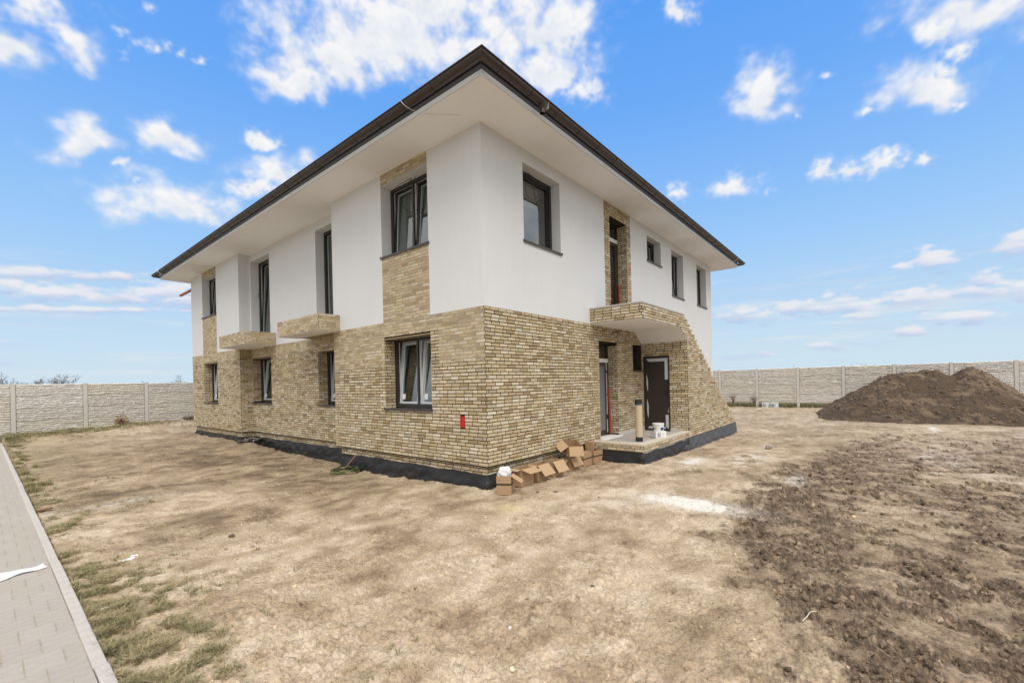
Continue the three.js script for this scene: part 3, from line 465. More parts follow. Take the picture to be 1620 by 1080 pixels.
// ---- eaves, gutter, roof
const EV = .839;
part('soffit', bb(-EV + .02, LR + EV - .02, SOF + .0005, SOF + .03, EV - .02, -LLN - EV + .02), M.soffit, house);
{
  const y0 = SOF - .002, y1 = 6.098, x0 = -EV, x1 = LR + EV, z0 = EV, z1 = -LLN - EV, t = .03;
  part('fascia', [rbb(x0, x1, y0, y1, z0 - t, z0, .008), rbb(x0, x1, y0, y1, z1, z1 + t, .008), rbb(x0, x0 + t, y0, y1, z0 - t, z1 + t, .008), rbb(x1 - t, x1, y0, y1, z0 - t, z1 + t, .008)], M.plaster, house);
  part('drip_board', [bb(x0 + .01, x1 - .01, y1, 6.2, z0 - .02, z0 - .012), bb(x0 + .012, x0 + .02, y1, 6.2, z0 - .02, z1 + .02), bb(x1 - .02, x1 - .012, y1, 6.2, z0 - .02, z1 + .02), bb(x0 + .01, x1 - .01, y1, 6.2, z1 + .012, z1 + .02)], M.gutterDark, house);
  // half round gutter swept around the eaves with mitred corners
  const rad = .083, cd = .147, cy = 6.178, prof = [];
  for (let i = 0; i <= 16; i++) { const a = Math.PI + Math.PI * i / 16; prof.push([cd + rad * Math.cos(a), cy + rad * Math.sin(a)]); }
  for (let i = 0; i <= 8; i++) { const a = Math.PI * 1.0 - i / 8 * Math.PI * 1.6; prof.push([cd + rad + .011 + .011 * Math.cos(a), cy + .004 + .011 * Math.sin(a)]); }
  const corner = (d) => [[x0 - d, z0 + d], [x1 + d, z0 + d], [x1 + d, z1 - d], [x0 - d, z1 - d]], sides = [];
  for (let s = 0; s < 4; s++) {
    const p = [], ix = [], uv = [];
    prof.forEach(([d, y]) => { const c = corner(d), a = c[s], b = c[(s + 1) % 4]; p.push(a[0], y, a[1], b[0], y, b[1]); uv.push(0, y * 3, 18, y * 3); });
    for (let i = 0; i < prof.length - 1; i++) ix.push(2 * i, 2 * i + 1, 2 * i + 3, 2 * i, 2 * i + 3, 2 * i + 2);
    const g = new THREE.BufferGeometry(); g.setAttribute('position', new THREE.BufferAttribute(new Float32Array(p), 3)); g.setAttribute('uv', new THREE.BufferAttribute(new Float32Array(uv), 2)); g.setIndex(ix); g.computeVertexNormals(); sides.push(g);
  }
  const gut = groupPart('gutter', house);
  part('trough', sides, M.gutter, gut);
  const br = new THREE.TorusGeometry(rad + .002, .0045, 6, 16, Math.PI);   // strap under the trough
  let nb = 0; const strap = (x, z, turn) => { const o = part(nb ? 'gutter_bracket_' + String(nb).padStart(3, '0') : 'gutter_bracket', br, M.gutterDark, gut); nb++; o.position.set(x, cy, z); o.rotation.set(Math.PI, turn, 0); };
  for (let x = -.62; x < x1; x += .74) strap(x, z0 + cd, Math.PI / 2);
  for (let z = -.05; z > z1; z -= .74) strap(x0 - cd, z, 0);
  const ox = .49, oz = z0 + cd;
  part('gutter_outlet', [new THREE.CylinderGeometry(.085, .05, .10, 20, 1).translate(ox, 6.09, oz), new THREE.CylinderGeometry(.047, .047, .07, 20, 1, true).translate(ox, 6.01, oz)], M.gutter, gut);
  part('outlet_collar', bb(ox + .06, ox + .067, 6.05, 6.20, oz - .085, oz + .085), std(lin(.42, .36, .33), .5), gut);
  for (const [pts, r] of [[[[x0 - cd - .09, 6.2, -.78], [x0 - cd - .115, 6.15, -.74], [x0 - cd - .05, 6.05, -.66], [x0 - .005, 6.03, -.6], [x0 + .1, 6.008, -.5], [x0 + .5, 6.006, -.1]], .004], [[[x0 - cd - .1, 6.24, -16.5], [x0 - cd - .12, 6.15, -16.45], [x0 - cd, 6.05, -16.4], [x0 - .004, 6.05, -16.35]], .008], [[[13.45, 6.28, z0 + cd + .08], [13.5, 6.17, z0 + cd + .11], [13.5, 6.06, z0 + cd], [13.45, 6.04, z0 + .004]], .008]]) part('white_cable', tube(pts, r, 30, 6), M.whiteCable, house);
  const e = .02, roof = [], k = Math.tan(9 * R), A = [x0 - e, z0 + e], Bq = [x1 + e, z0 + e], Cq = [x1 + e, z1 - e], Dq = [x0 - e, z1 - e], hw = (x1 - x0) / 2 + e, yr = 6.205 + hw * k, r1 = [(x0 + x1) / 2, z0 + e - hw], r2 = [(x0 + x1) / 2, z1 - e + hw], T = (a, b, c) => roof.push(...a, ...b, ...c), P = (q, y) => [q[0], y, q[1]];
  const ye = 6.205; T(P(A, ye), P(Bq, ye), P(r1, yr)); T(P(Cq, ye), P(Dq, ye), P(r2, yr)); T(P(Bq, ye), P(Cq, ye), P(r2, yr)); T(P(Bq, ye), P(r2, yr), P(r1, yr)); T(P(Dq, ye), P(A, ye), P(r1, yr)); T(P(Dq, ye), P(r1, yr), P(r2, yr));
  const rg = new THREE.BufferGeometry(); rg.setAttribute('position', new THREE.BufferAttribute(new Float32Array(roof), 3)); rg.computeVertexNormals();
  const rf = part('roof', uvm(rg), M.roof, house);
  part('hip_cap', new THREE.SphereGeometry(.07, 18, 12).translate(x0 - .08, 6.262, z0 + .08), M.cream, rf);
}
part('drain_pipe', tube([[-.0 + .17, 5.72, -LLN + .05], [.17, 5.70, -LLN - .5], [.17, 5.69, -LLN - 2.2]], .055, 12, 14), M.pipe, house, 'reddish brown pipe stub sticking out behind the far left corner');

// ---- windows and doors
function onFacade(f, w, x) { const g = new THREE.Group(); if (f === 'L') { g.position.set(x, 0, -(w[0] + w[1]) / 2); g.rotation.y = -Math.PI / 2; } else g.position.set((w[0] + w[1]) / 2, 0, x); g.name = 'window'; house.add(g); return g; }
function sashGeo(w, h) { return { ring: ring(-w / 2, w / 2, 0, h, .07, -.03, 0), white: ring(-w / 2 + .004, w / 2 - .004, .004, h - .004, .074, -.075, -.0302), pane: bb(-w / 2 + .06, w / 2 - .06, .06, h - .06, -.040, -.036) }; }
function makeWindow(f, w, x, { dep = .26, sashes = 1, tilt = 0, sill = true, sticker = false, white = true, film = false } = {}) {
  const g = onFacade(f, w, x), hw = (w[1] - w[0]) / 2, y0 = w[2] + (sill ? .025 : 0), y1 = w[3];
  part('frame', ring(-hw, hw, y0, y1, .078, -dep - .045, -dep).concat(sashes === 2 ? [bb(-.022, .022, y0 + .078, y1 - .078, -dep - .045, -dep - .001)] : []), M.frame, g);
  part('inner_frame', ring(-hw + .03, hw - .03, y0 + .03, y1 - .03, .03, -dep - .085, -dep - .0455).concat(sashes === 2 ? [bb(-.028, .028, y0 + .06, y1 - .06, -dep - .085, -dep - .0455)] : []), M.whitePvc, g);
  const sw = sashes === 2 ? hw - .055 : 2 * hw - .085, sh = y1 - y0 - .085;
  for (let i = 0; i < sashes; i++) {
    const s = sashGeo(sw, sh), px = sashes === 2 ? (i ? 1 : -1) * (hw / 2 - .006) : 0, a = Array.isArray(tilt) ? tilt[i] : tilt;
    const put = (o) => { o.position.set(px, y0 + .043, -dep - .028); o.rotation.x = -a * R; };
    put(part('sash', s.ring, film ? M.sashFilm : M.frame, g)); put(part('sash_lining', s.white, white ? M.whitePvc : M.frame, g)); put(part('pane', s.pane, M.glass, g));
    if (sticker) put(part('sticker', bb(-sw / 2 + .09, -sw / 2 + .19, .13, .25, -.0355, -.0345), M.foam, g));
  }
  if (sill) part('sill', [bb(-hw - .02, hw + .02, w[2] + .005, w[2] + .017, -dep - .01, .035), bb(-hw - .02, hw + .02, w[2] - .022, w[2] + .005, .031, .035), bb(-hw - .024, -hw - .02, w[2] - .022, w[2] + .03, -.0, .037), bb(hw + .02, hw + .024, w[2] - .022, w[2] + .03, -.0, .037)], M.sill, g);
  return g;
}
makeWindow('L', W.U1, 0, { dep: .255, sashes: 2, tilt: [3, 4.5] });
makeWindow('L', W.L1, 0, { dep: .275, sashes: 2, tilt: [5.5, 6], sticker: true, film: true });
makeWindow('L', W.UD1, D, { dep: .245, sashes: 2, sill: false });
makeWindow('L', W.UD2, D, { dep: .262, sashes: 1, sill: false, tilt: 2.5 });
makeWindow('L', W.U3, 0, { dep: .255, sashes: 2, tilt: [5, 5] });
makeWindow('L', W.L4, 0, { dep: .256, sashes: 2, tilt: [5.5, 5], sticker: true, film: true });
makeWindow('L', W.L3, D, { dep: .266, sashes: 1, tilt: 6, sticker: true, film: true });
makeWindow('L', W.L2, D, { dep: .266, sashes: 2, tilt: [6, 5], sticker: true, film: true });
makeWindow('R', W.RU1, 0, { dep: .226, sashes: 1, white: false });
makeWindow('R', W.RU2, 0, { dep: .225, sashes: 2, tilt: [4, 4] });
makeWindow('R', W.RU3, 0, { dep: .225, sashes: 2, tilt: [7, 7] });
makeWindow('R', W.RU4, 0, { dep: .225, sashes: 2, tilt: [3, 0] });
makeWindow('R', W.NI, 0, { dep: .16, sashes: 1, white: false });
function tallDoor(w, panel, red) {   // narrow door with a fanlight
  const g = onFacade('R', w, 0); g.name = 'door'; const hw = (w[1] - w[0]) / 2, y0 = w[2], y1 = w[3], dep = .27, tr = y1 - .42;
  part('frame', ring(-hw, hw, y0, y1, .06, -dep - .06, -dep), M.frame, g);
  part('transom', bb(-hw + .02, hw - .02, tr - .07, tr + .03, -dep - .05, -dep + .012), M.whitePvc, g);
  part('fanlight', bb(-hw + .06, hw - .06, tr + .03, y1 - .06, -dep - .032, -dep - .028), M.glass, g);
  part('leaf_frame', ring(-hw + .06, hw - .06, y0 + .06, tr - .07, .085, -dep - .055, -dep - .002), M.brownFrame, g);
  part('leaf_panel', bb(-hw + .145, hw - .145, y0 + .145, tr - .155, -dep - .034, -dep - .03), panel, g);
  if (panel !== M.glass) { part('film_strip', [bb(hw - .125, hw - .075, tr - .28, tr - .075, -dep - .002, -dep + .001), bb(hw - .125, hw - .075, tr - .90, tr - .34, -dep - .002, -dep + .001), bb(hw - .125, hw - .075, y0 + .55, y0 + 1.05, -dep - .002, -dep + .001), bb(hw - .125, hw - .075, y0 + .08, y0 + .42, -dep - .002, -dep + .001)], M.doorFilm, g); }
  return g;
}
tallDoor(W.LD, M.greyPanel); tallDoor(W.RD, M.glass);
{ // entrance door under the stair, facing the road
  const g = groupPart('door', house, 'dark brown entrance door with torn white protective film'); g.position.set(DX, 0, (EDOOR[0] + EDOOR[1]) / 2); g.rotation.y = -Math.PI / 2;
  const hw = (EDOOR[1] - EDOOR[0]) / 2, y1 = EDOOR[3], d = -.03;
  part('frame', ring(-hw, hw, .0, y1, .05, d - .06, d), M.black, g);
  part('leaf', [bb(-hw + .05, hw - .05, .05, y1 - .05, d - .05, d - .012), bb(-hw + .16, hw - .15, .13, y1 - .15, d - .012, d - .006)], M.door, g);
  const shape = (pts) => { const s = new THREE.Shape(pts.map((p) => new THREE.Vector2(...p))), e = new THREE.ExtrudeGeometry(s, { depth: .002, bevelEnabled: false }); return e.translate(0, 0, d - .0115); };
  const t = y1 - .06;
  part('film_strip', [shape([[-hw + .06, t], [hw - .06, t], [hw - .14, t - .085], [0, t - .10], [-hw + .15, t - .085]]), shape([[hw - .055, t], [hw - .055, t - .56], [hw - .07, t - .6], [hw - .145, t - .6], [hw - .145, t - .09]]), shape([[-hw + .075, 1.62], [-hw + .115, 1.4], [-hw + .11, 1.15], [-hw + .095, 1.13], [-hw + .07, 1.3], [-hw + .07, 1.5]]), shape([[-hw + .08, .9], [-hw + .12, .7], [-hw + .115, .45], [-hw + .095, .35], [-hw + .07, .55], [-hw + .07, .85]]), shape([[hw - .06, .07], [hw - .06, .46], [hw - .145, .46], [hw - .145, .12]]), shape([[hw - .056, .5], [hw - .056, .68], [hw - .075, .55]]), shape([[-hw + .08, .06], [-hw + .13, .125], [hw - .16, .145], [hw - .16, .06]])], M.doorFilm, g);
  part('handle', [bb(hw - .1, hw - .075, .98, 1.16, d - .012, d + .004), rbb(hw - .2, hw - .08, 1.08, 1.10, d + .02, d + .04, .006), bb(hw - .095, hw - .08, 1.08, 1.1, d + .004, d + .03)], M.black, g);
  part('threshold', rbb(-hw, hw * .6, -.06, -.002, d - .05, .22, .01), M.foam, g);
}
// ---- landing, outside stair and porch
{
  const land = groupPart('stair_landing', house), SW = .24;
  part('slab', [bb(3.68, 6.4, HB, 3.13, 0.002, PD - BK - .001)], M.mortar, land);
  part('underside', [bb(3.685, 6.112, HB - .014, HB - .001, .004, PD - .014)], M.soffit, land);
  { const a = [6.112, HB - .014], b = [DX + .03, 2.475]; const s = new THREE.Shape([[a[0], a[1]], [b[0], b[1]], [b[0] + .3, b[1]], [a[0] + .3, a[1] + .012]].map((p) => new THREE.Vector2(...p))); const e = new THREE.ExtrudeGeometry(s, { depth: PD - .018, bevelEnabled: false }); e.translate(0, 0, .004); part('sloping_underside', uvm(e), M.soffit, land); }
  part('coping', [rbb(3.662, 6.42, 3.134, 3.19, PD - .24, PD + .008, .02), rbb(3.662, 3.9, 3.134, 3.19, .004, PD - .243, .02)], M.concrete, land);
  const st = groupPart('outside_stair', house), sh = new THREE.Shape(); sh.moveTo(DX + BK, -.9); sh.lineTo(11.62, -.9); sh.lineTo(11.62, -.128);
  for (let k = -1; k <= 49; k += 1) { const e = stepEnd(k) - .014; const y0 = k * CO; sh.lineTo(e + .0, y0 - .002); sh.lineTo(e, y0 + CO - .006); }
  sh.lineTo(3.69, 3.13); sh.lineTo(3.69, HB + .002); sh.lineTo(6.10, HB + .002); sh.lineTo(DX + .07, 2.475); sh.lineTo(DX + BK, 2.475);
  const e = new THREE.ExtrudeGeometry(sh, { depth: SW - BK, bevelEnabled: false }); e.translate(0, 0, PD - SW);
  part('side_wall', uvm(e), M.mortar, st);
  const treads = []; for (let i = 0; i < 16; i++) part('tread', bb(DX + .16 + i * .29, DX + .16 + (i + 1) * .29, -.6, 3.0 - (i + 1) * .18, .003, PD - SW - .002), M.concrete, st);
  part('mortar_bed', [slab('R', 0, 1, 0, 1, 0, .01)].map(() => { const s = new THREE.Shape([[0, -.6], [PD - BK, -.6], [PD - BK, 2.47], [0, 2.47]].map((p) => new THREE.Vector2(...p))); s.holes.push(new THREE.Path([[EDOOR[0], .0], [EDOOR[0], EDOOR[3]], [EDOOR[1], EDOOR[3]], [EDOOR[1], .0]].map((p) => new THREE.Vector2(...p)))); const q = new THREE.ExtrudeGeometry(s, { depth: .12, bevelEnabled: false }); q.applyMatrix4(new THREE.Matrix4().makeBasis(new THREE.Vector3(0, 0, 1), new THREE.Vector3(0, 1, 0), new THREE.Vector3(-1, 0, 0))); q.translate(DX + .12 + BK, 0, 0); return uvm(q); }), M.mortar, st);
  const po = groupPart('porch', house);
  part('slab', bb(3.61, DX + .01, -.3, .006, .0, PD - .015), M.concrete, po);
  part('border', [rbb(3.575, DX - .002, -.004, .045, PD - .16, PD + .012, .006), rbb(3.575, 3.74, -.004, .045, .01, PD - .163, .006)], M.coping, po);
  part('damp_strip', [bb(5.06, DX - .004, .006, .085, -.002, .012), bb(DX - .012, DX - .004, .006, .075, .80, PD - .17)], std(lin(.52, .51, .49), .7), po);
  part('threshold', rbb(W.LD[0] - .0, W.LD[1], .0, .03, -.26, .12, .006), M.foam, po);
  part('footing', [bb(3.60, 11.6, -.9, -.135, .02, PD - .03)], M.mortar, po);
}
// ---- dimpled membrane round the foot of the walls
function skirt(path, mat, top, bottom, seed, bulge = .03) {
  const pts = []; for (let i = 0; i < path.length - 1; i++) { const [a, b] = [path[i], path[i + 1]], n = Math.max(2, Math.ceil(Math.hypot(b[0] - a[0], b[1] - a[1]) / .08)); for (let k = i ? 1 : 0; k <= n; k++) { const t = k / n, dx = (b[0] - a[0]), dz = (b[1] - a[1]), l = Math.hypot(dx, dz); pts.push([lerp(a[0], b[0], t), lerp(a[1], b[1], t), -dz / l, dx / l]); } }
  for (let i = 1; i < pts.length - 1; i++) { const a = pts[i - 1], b = pts[i + 1]; const nx = a[2] + b[2], nz = a[3] + b[3], l = Math.hypot(nx, nz) || 1; pts[i] = [pts[i][0], pts[i][1], nx / l, nz / l]; }
  const rows = 10, p = [], uv = [], ix = []; let s = 0;
  pts.forEach((q, i) => {
    if (i) s += Math.hypot(q[0] - pts[i - 1][0], q[1] - pts[i - 1][1]);
    const yt = top(q[0], q[1]) + .018 * n2(s * 1.1 + seed, 3) + .008 * n2b(s * 5, seed), yb = bottom(q[0], q[1]);
    for (let r = 0; r <= rows; r++) { const t = r / rows, y = lerp(yt, yb, t), off = bulge * (t * .8 + .25 * Math.sin(t * 3)) + .055 * (fbm2(s * 2.2 + seed, y * 4, 4) + .3) * Math.min(1, t * 3 + .15); p.push(q[0] + q[2] * off, y, q[1] + q[3] * off); uv.push((s + y) * .9, (y - s) * .9); }
  });
  for (let i = 0; i < pts.length - 1; i++) for (let r = 0; r < rows; r++) { const a = i * (rows + 1) + r, b = a + rows + 1; ix.push(a, a + 1, b, b, a + 1, b + 1); }
  const g = new THREE.BufferGeometry(); g.setAttribute('position', new THREE.BufferAttribute(new Float32Array(p), 3)); g.setAttribute('uv', new THREE.BufferAttribute(new Float32Array(uv), 2)); g.setIndex(ix); g.computeVertexNormals(); return g;
}
{
  const bot = (x, z) => gBase(x, z) - .2, lo = .084;
  part('damp_membrane', skirt([[lo, -LLN], [lo, -B2 - .084], [D + .076, -B2 - .084], [D + .076, -B1 + .09], [lo, -B1 + .09], [lo, -.084], [3.62, -.084]], M.membrane, (x, z) => -.162 - (z < -3.9 && z > -5.6 ? .10 * Math.exp(-(((z + 4.75) / .45) ** 2)) : 0) - .01 * Math.max(0, -z - 5) / 5, bot, 4), M.membrane, house);
  part('damp_membrane', skirt([[3.592, .0], [3.592, PD], [6.6, PD]], M.membrane, () => -.155, bot, 9, .03), M.membrane, house);
  part('plinth_membrane', skirt([[5.6, PD + .004], [11.62, PD + .004], [11.62, .2]], M.membraneGrey, (x) => -.126 - (x < 6.6 ? (6.6 - x) * .12 : 0), bot, 2, .012), M.membraneGrey, house);
}
part('socket_box', [...ring(-.06, .06, -.1, .1, .01, -.012, .005).map((g) => g), bb(-.05, .05, -.09, .09, -.012, -.006)].map((g) => g.rotateY(-Math.PI / 2).translate(0, .765, -.6)), M.redBox, house, 'red plastic box let into the brick near the corner');
{ // loose wires hanging at the windows
  const wire = (pts, m = M.black, r = .006) => part('loose_wire', tube(pts, r, 30, 5), m, house);
  wire([[.2, 5.78, -2.15], [.10, 5.55, -2.2], [.06, 5.2, -2.3], [.05, 4.95, -1.95], [.06, 4.9, -1.7], [.07, 5.0, -1.6], [.1, 5.15, -1.62]]); wire([[.2, 5.78, -2.15], [.02, 5.6, -2.5], [.04, 5.35, -2.6]], M.black, .004); wire([[.2, 5.78, -2.1], [.0, 5.5, -1.75], [.02, 5.0, -1.9], [.05, 4.93, -1.6]], M.black, .005);
  wire([[1.6, 5.74, -.19], [1.58, 5.5, -.06], [1.6, 5.2, -.02], [1.68, 5.05, -.03], [1.72, 4.85, -.02], [1.62, 4.72, -.0]]); wire([[1.6, 5.74, -.19], [1.4, 5.5, -.05], [1.32, 5.2, -.04], [1.55, 5.12, -.03], [1.75, 5.3, -.03]], M.black, .004); wire([[1.6, 5.74, -.19], [1.8, 5.55, -.04], [1.86, 5.3, -.03], [1.65, 5.1, -.02]], M.black, .004);
  wire([[D + .24, 4.75, -11.2], [D + .1, 4.55, -10.9], [D + .05, 4.45, -10.4], [D + .1, 4.5, -9.9]], M.black, .008);
  wire([[4.75, 2.63, -.01], [4.72, 2.66, .08], [4.85, 2.70, .12], [4.92, 2.6, .08], [4.85, 2.52, .03]], M.black, .007); wire([[5.32, 1.55, -.01], [5.35, 1.53, .1], [5.5, 1.60, .13]], M.black, .007);
}

// ------------------------------------------------------------------ concrete fences
function panelGeo(seed) {
  const w = 1.94, h = .494, nx = 66, ny = 30, p = [], uv = [], ix = [], q = rng(seed), NL = 5 + Math.floor(q() * 2), s0 = seed * 13.7;
  for (let j = 0; j <= ny; j++) for (let i = 0; i <= nx; i++) {
    const x = (i / nx - .5) * w, y = (j / ny) * h; let yy = y + .030 * n2(x * 1.6 + s0, y * 3) + .014 * n2b(x * 5 + s0, y * 6), t = yy / h * NL, k = Math.floor(t), f = t - k;
    const seg = Math.floor(x * 2.6 + k * 1.7 + n2(k * 3.1, s0)), base = n2b(k * 5.3 + s0, seg * 2.2) * .014;
    let d = .022 + base + .022 * sstep(0, .5, f) - .006 * sstep(.8, 1, f) + .008 * fbm2(x * 9 + s0, y * 20, 3) - (f < .12 ? .022 : 0);
    if (j === 0 || j === ny || i === 0 || i === nx) d = 0;
    p.push(x, y, d + .02); uv.push(x, y);
  }
  for (let j = 0; j < ny; j++) for (let i = 0; i < nx; i++) { const a = j * (nx + 1) + i, b = a + nx + 1; ix.push(a, a + 1, b, b, a + 1, b + 1); }
  const g = new THREE.BufferGeometry(); g.setAttribute('position', new THREE.BufferAttribute(new Float32Array(p), 3)); g.setAttribute('uv', new THREE.BufferAttribute(new Float32Array(uv), 2)); g.setIndex(ix); g.computeVertexNormals();
  return mergeGeometries([g.toNonIndexed(), bb(-w / 2, w / 2, .001, h - .001, -.02, .019).toNonIndexed()]);
}
const FT = [M.fence, M.fence2, std(lin(.70, .655, .575), .95, { map: scaled(concreteTone, .55), bumpMap: M.fence.bumpMap, bumpScale: .006 }), std(lin(.735, .70, .655), .95, { map: scaled(concreteTone, .43), bumpMap: M.fence.bumpMap, bumpScale: .006 })];
const PANELS = [1, 2, 3, 4, 5, 6, 7].map(panelGeo), POST = rbb(-.065, .065, -.3, 2.02, -.065, .065, .012), qf = rng(3);
function fence(label, at, turn, n, spacing, y0) {
  const f = thing('concrete_fence', label, 'fence', at, turn, 'precast concrete fences round the plot');
  for (let i = 0; i <= n; i++) { const p = part(i ? 'fence_post_' + String(i).padStart(3, '0') : 'fence_post', POST, M.fencePost, f); p.position.set(i * spacing, y0(i) + .0, .01 + (qf() - .5) * .01); p.rotation.z = (qf() - .5) * .008; }
  let c = 0; for (let i = 0; i < n; i++) for (let k = 0; k < 4; k++) { const p = part(c ? 'fence_panel_' + String(c).padStart(3, '0') : 'fence_panel', PANELS[Math.floor(qf() * 7)], FT[Math.floor(qf() * 4)], f); c++; p.position.set((i + .5) * spacing, (y0(i) + y0(i + 1)) / 2 + k * .4975 + (qf() - .5) * .004, 0); if (qf() < .5) p.rotation.z = 0; }
  return f;
}
fence('grey stone patterned concrete panel fence left of the house, beyond the brown ground', [-6.86 - 2.06, 0, -21], 0, 7, 2.06, (i) => -.15);
fence('pale concrete panel fence behind the dirt heap at the right', [24, 0, -8.6 - 2.06], -Math.PI / 2, 12, 2.065, () => -.07);

// ------------------------------------------------------------------ heap of soil
{
  const cone = (x, z, cx, z0, z1, h0, h1, fx, sl, sr) => { const t = clamp((z - z0) / (z1 - z0 || 1)), zc = lerp(z0, z1, t), dz = z - zc, dx = (x - cx) * (x < cx ? fx : .62); const d = Math.hypot(dx, dz * (dz < 0 ? sl : sr)); return lerp(h0, h1, t) - Math.sqrt(d * d + .006) + .07; };
  const smax = (a, b, k) => { const t = clamp(.5 + .5 * (a - b) / k); return lerp(b, a, t) + k * t * (1 - t); };
  const hgt = (x, z) => {
    const wx = x + .22 * n2(x * .6, z * .6), wz = z + .10 * n2b(x * .8, z * .8);
    let h = smax(cone(wx, wz, 20.4, 5.75, 7.1, 1.88, 2.0, .47, .65, .72), cone(wx, wz, 20.3, 8.12, 8.26, 2.03, 2.03, .47, .78, .95), .05);
    h = smax(h, cone(wx, wz, 18.1, 5.1, 5.5, 1.0, 1.05, .45, .5, .55), .10); h = smax(h, cone(wx, wz, 18.3, 8.5, 8.8, .95, .9, .45, .6, .6), .15); h = smax(h, cone(wx, wz, 17.2, 6.6, 7.0, .55, .55, .42, .4, .4), .15); h = smax(h, cone(wx, wz, 18.6, 9.9, 10.6, .45, .4, .4, .4, .5), .15);
    h = h < 0 ? h * .25 : h; const m = sstep(.0, .4, h);
    return h + m * (.05 * fbm2(x * 1.1, z * 1.1, 3) + .05 * fbm2(x * 3.2, z * 3.2, 4, n2b) + .035 * (1 - Math.abs(n2(x * 2.2, z * 2.2))) ** 2 + .02 * fbm2(x * 9, z * 9, 2)) - .05;
  };
  const nx = 210, nz = 240, p = [], c = [], uv = [], ix = [];
  for (let i = 0; i <= nx; i++) for (let j = 0; j <= nz; j++) {
    const x = 15 + i / nx * 8.9, z = 1.8 + j / nz * 9.6, h = hgt(x, z), y = gBase(x, z) + h - .03; p.push(x, y, z); uv.push(x + y * .5, z - y * .7);
    const a = fbm2(x * .7 + 3, z * .7 + y, 4), b = fbm2(x * 3, z * 3 + y * 2, 3, n2b); let q = mix3([.115, .077, .047], [.24, .17, .105], sstep(-.1, .55, a * .8 + b * .35)); q = mix3(q, [.075, .054, .037], sstep(.0, .5, -b + .2 * a) * .8 + (h < .35 ? .25 : 0)); c.push(...q);
  }
  for (let i = 0; i < nx; i++) for (let j = 0; j < nz; j++) { const a = i * (nz + 1) + j, b = a + nz + 1; ix.push(a, a + 1, b, b, a + 1, b + 1); }
  const g = new THREE.BufferGeometry(); for (const [k, v, s] of [['position', p, 3], ['color', c, 3], ['uv', uv, 2]]) g.setAttribute(k, new THREE.BufferAttribute(new Float32Array(v), s)); g.setIndex(ix); g.computeVertexNormals();
  const t = thing('soil_heap', 'large heap of dark brown soil with two peaks in front of the fence', 'soil heap'); part('heap_surface', g, M.pile, t);
  const q = rng(55), G = new THREE.IcosahedronGeometry(1, 1), gp = G.attributes.position; for (let i = 0; i < gp.count; i++) { const s = 1 + .35 * n3(gp.getX(i) * 1.3, gp.getY(i) * 1.3, gp.getZ(i) * 1.3); gp.setXYZ(i, gp.getX(i) * s, gp.getY(i) * s * .75, gp.getZ(i) * s); } G.computeVertexNormals();
  const cl = shadows(new THREE.InstancedMesh(uvm(G.toNonIndexed ? (G.index ? G.toNonIndexed() : G) : G), std(lin(1, 1, 1), .97), 1500)), m4 = new THREE.Matrix4(), col = new THREE.Color(); let n = 0;
  for (let i = 0; i < 6000 && n < 1500; i++) { const x = 15.2 + q() * 5.4, z = 2.2 + q() * 8.6, h = hgt(x, z); if (h < .02) continue; const s = .014 + .05 * q() ** 6; m4.compose(new THREE.Vector3(x, gBase(x, z) + h - .03 + s * .3, z), new THREE.Quaternion().setFromEuler(new THREE.Euler(q() * 6, q() * 6, q() * 6)), new THREE.Vector3(s, s, s)); cl.setMatrixAt(n, m4); const k = .7 + q() * .5; col.setRGB(.165 * k, .117 * k, .075 * k); cl.setColorAt(n, col); n++; }
  cl.count = n; cl.name = 'clod'; cl.userData.kind = 'stuff'; t.add(cl);
}

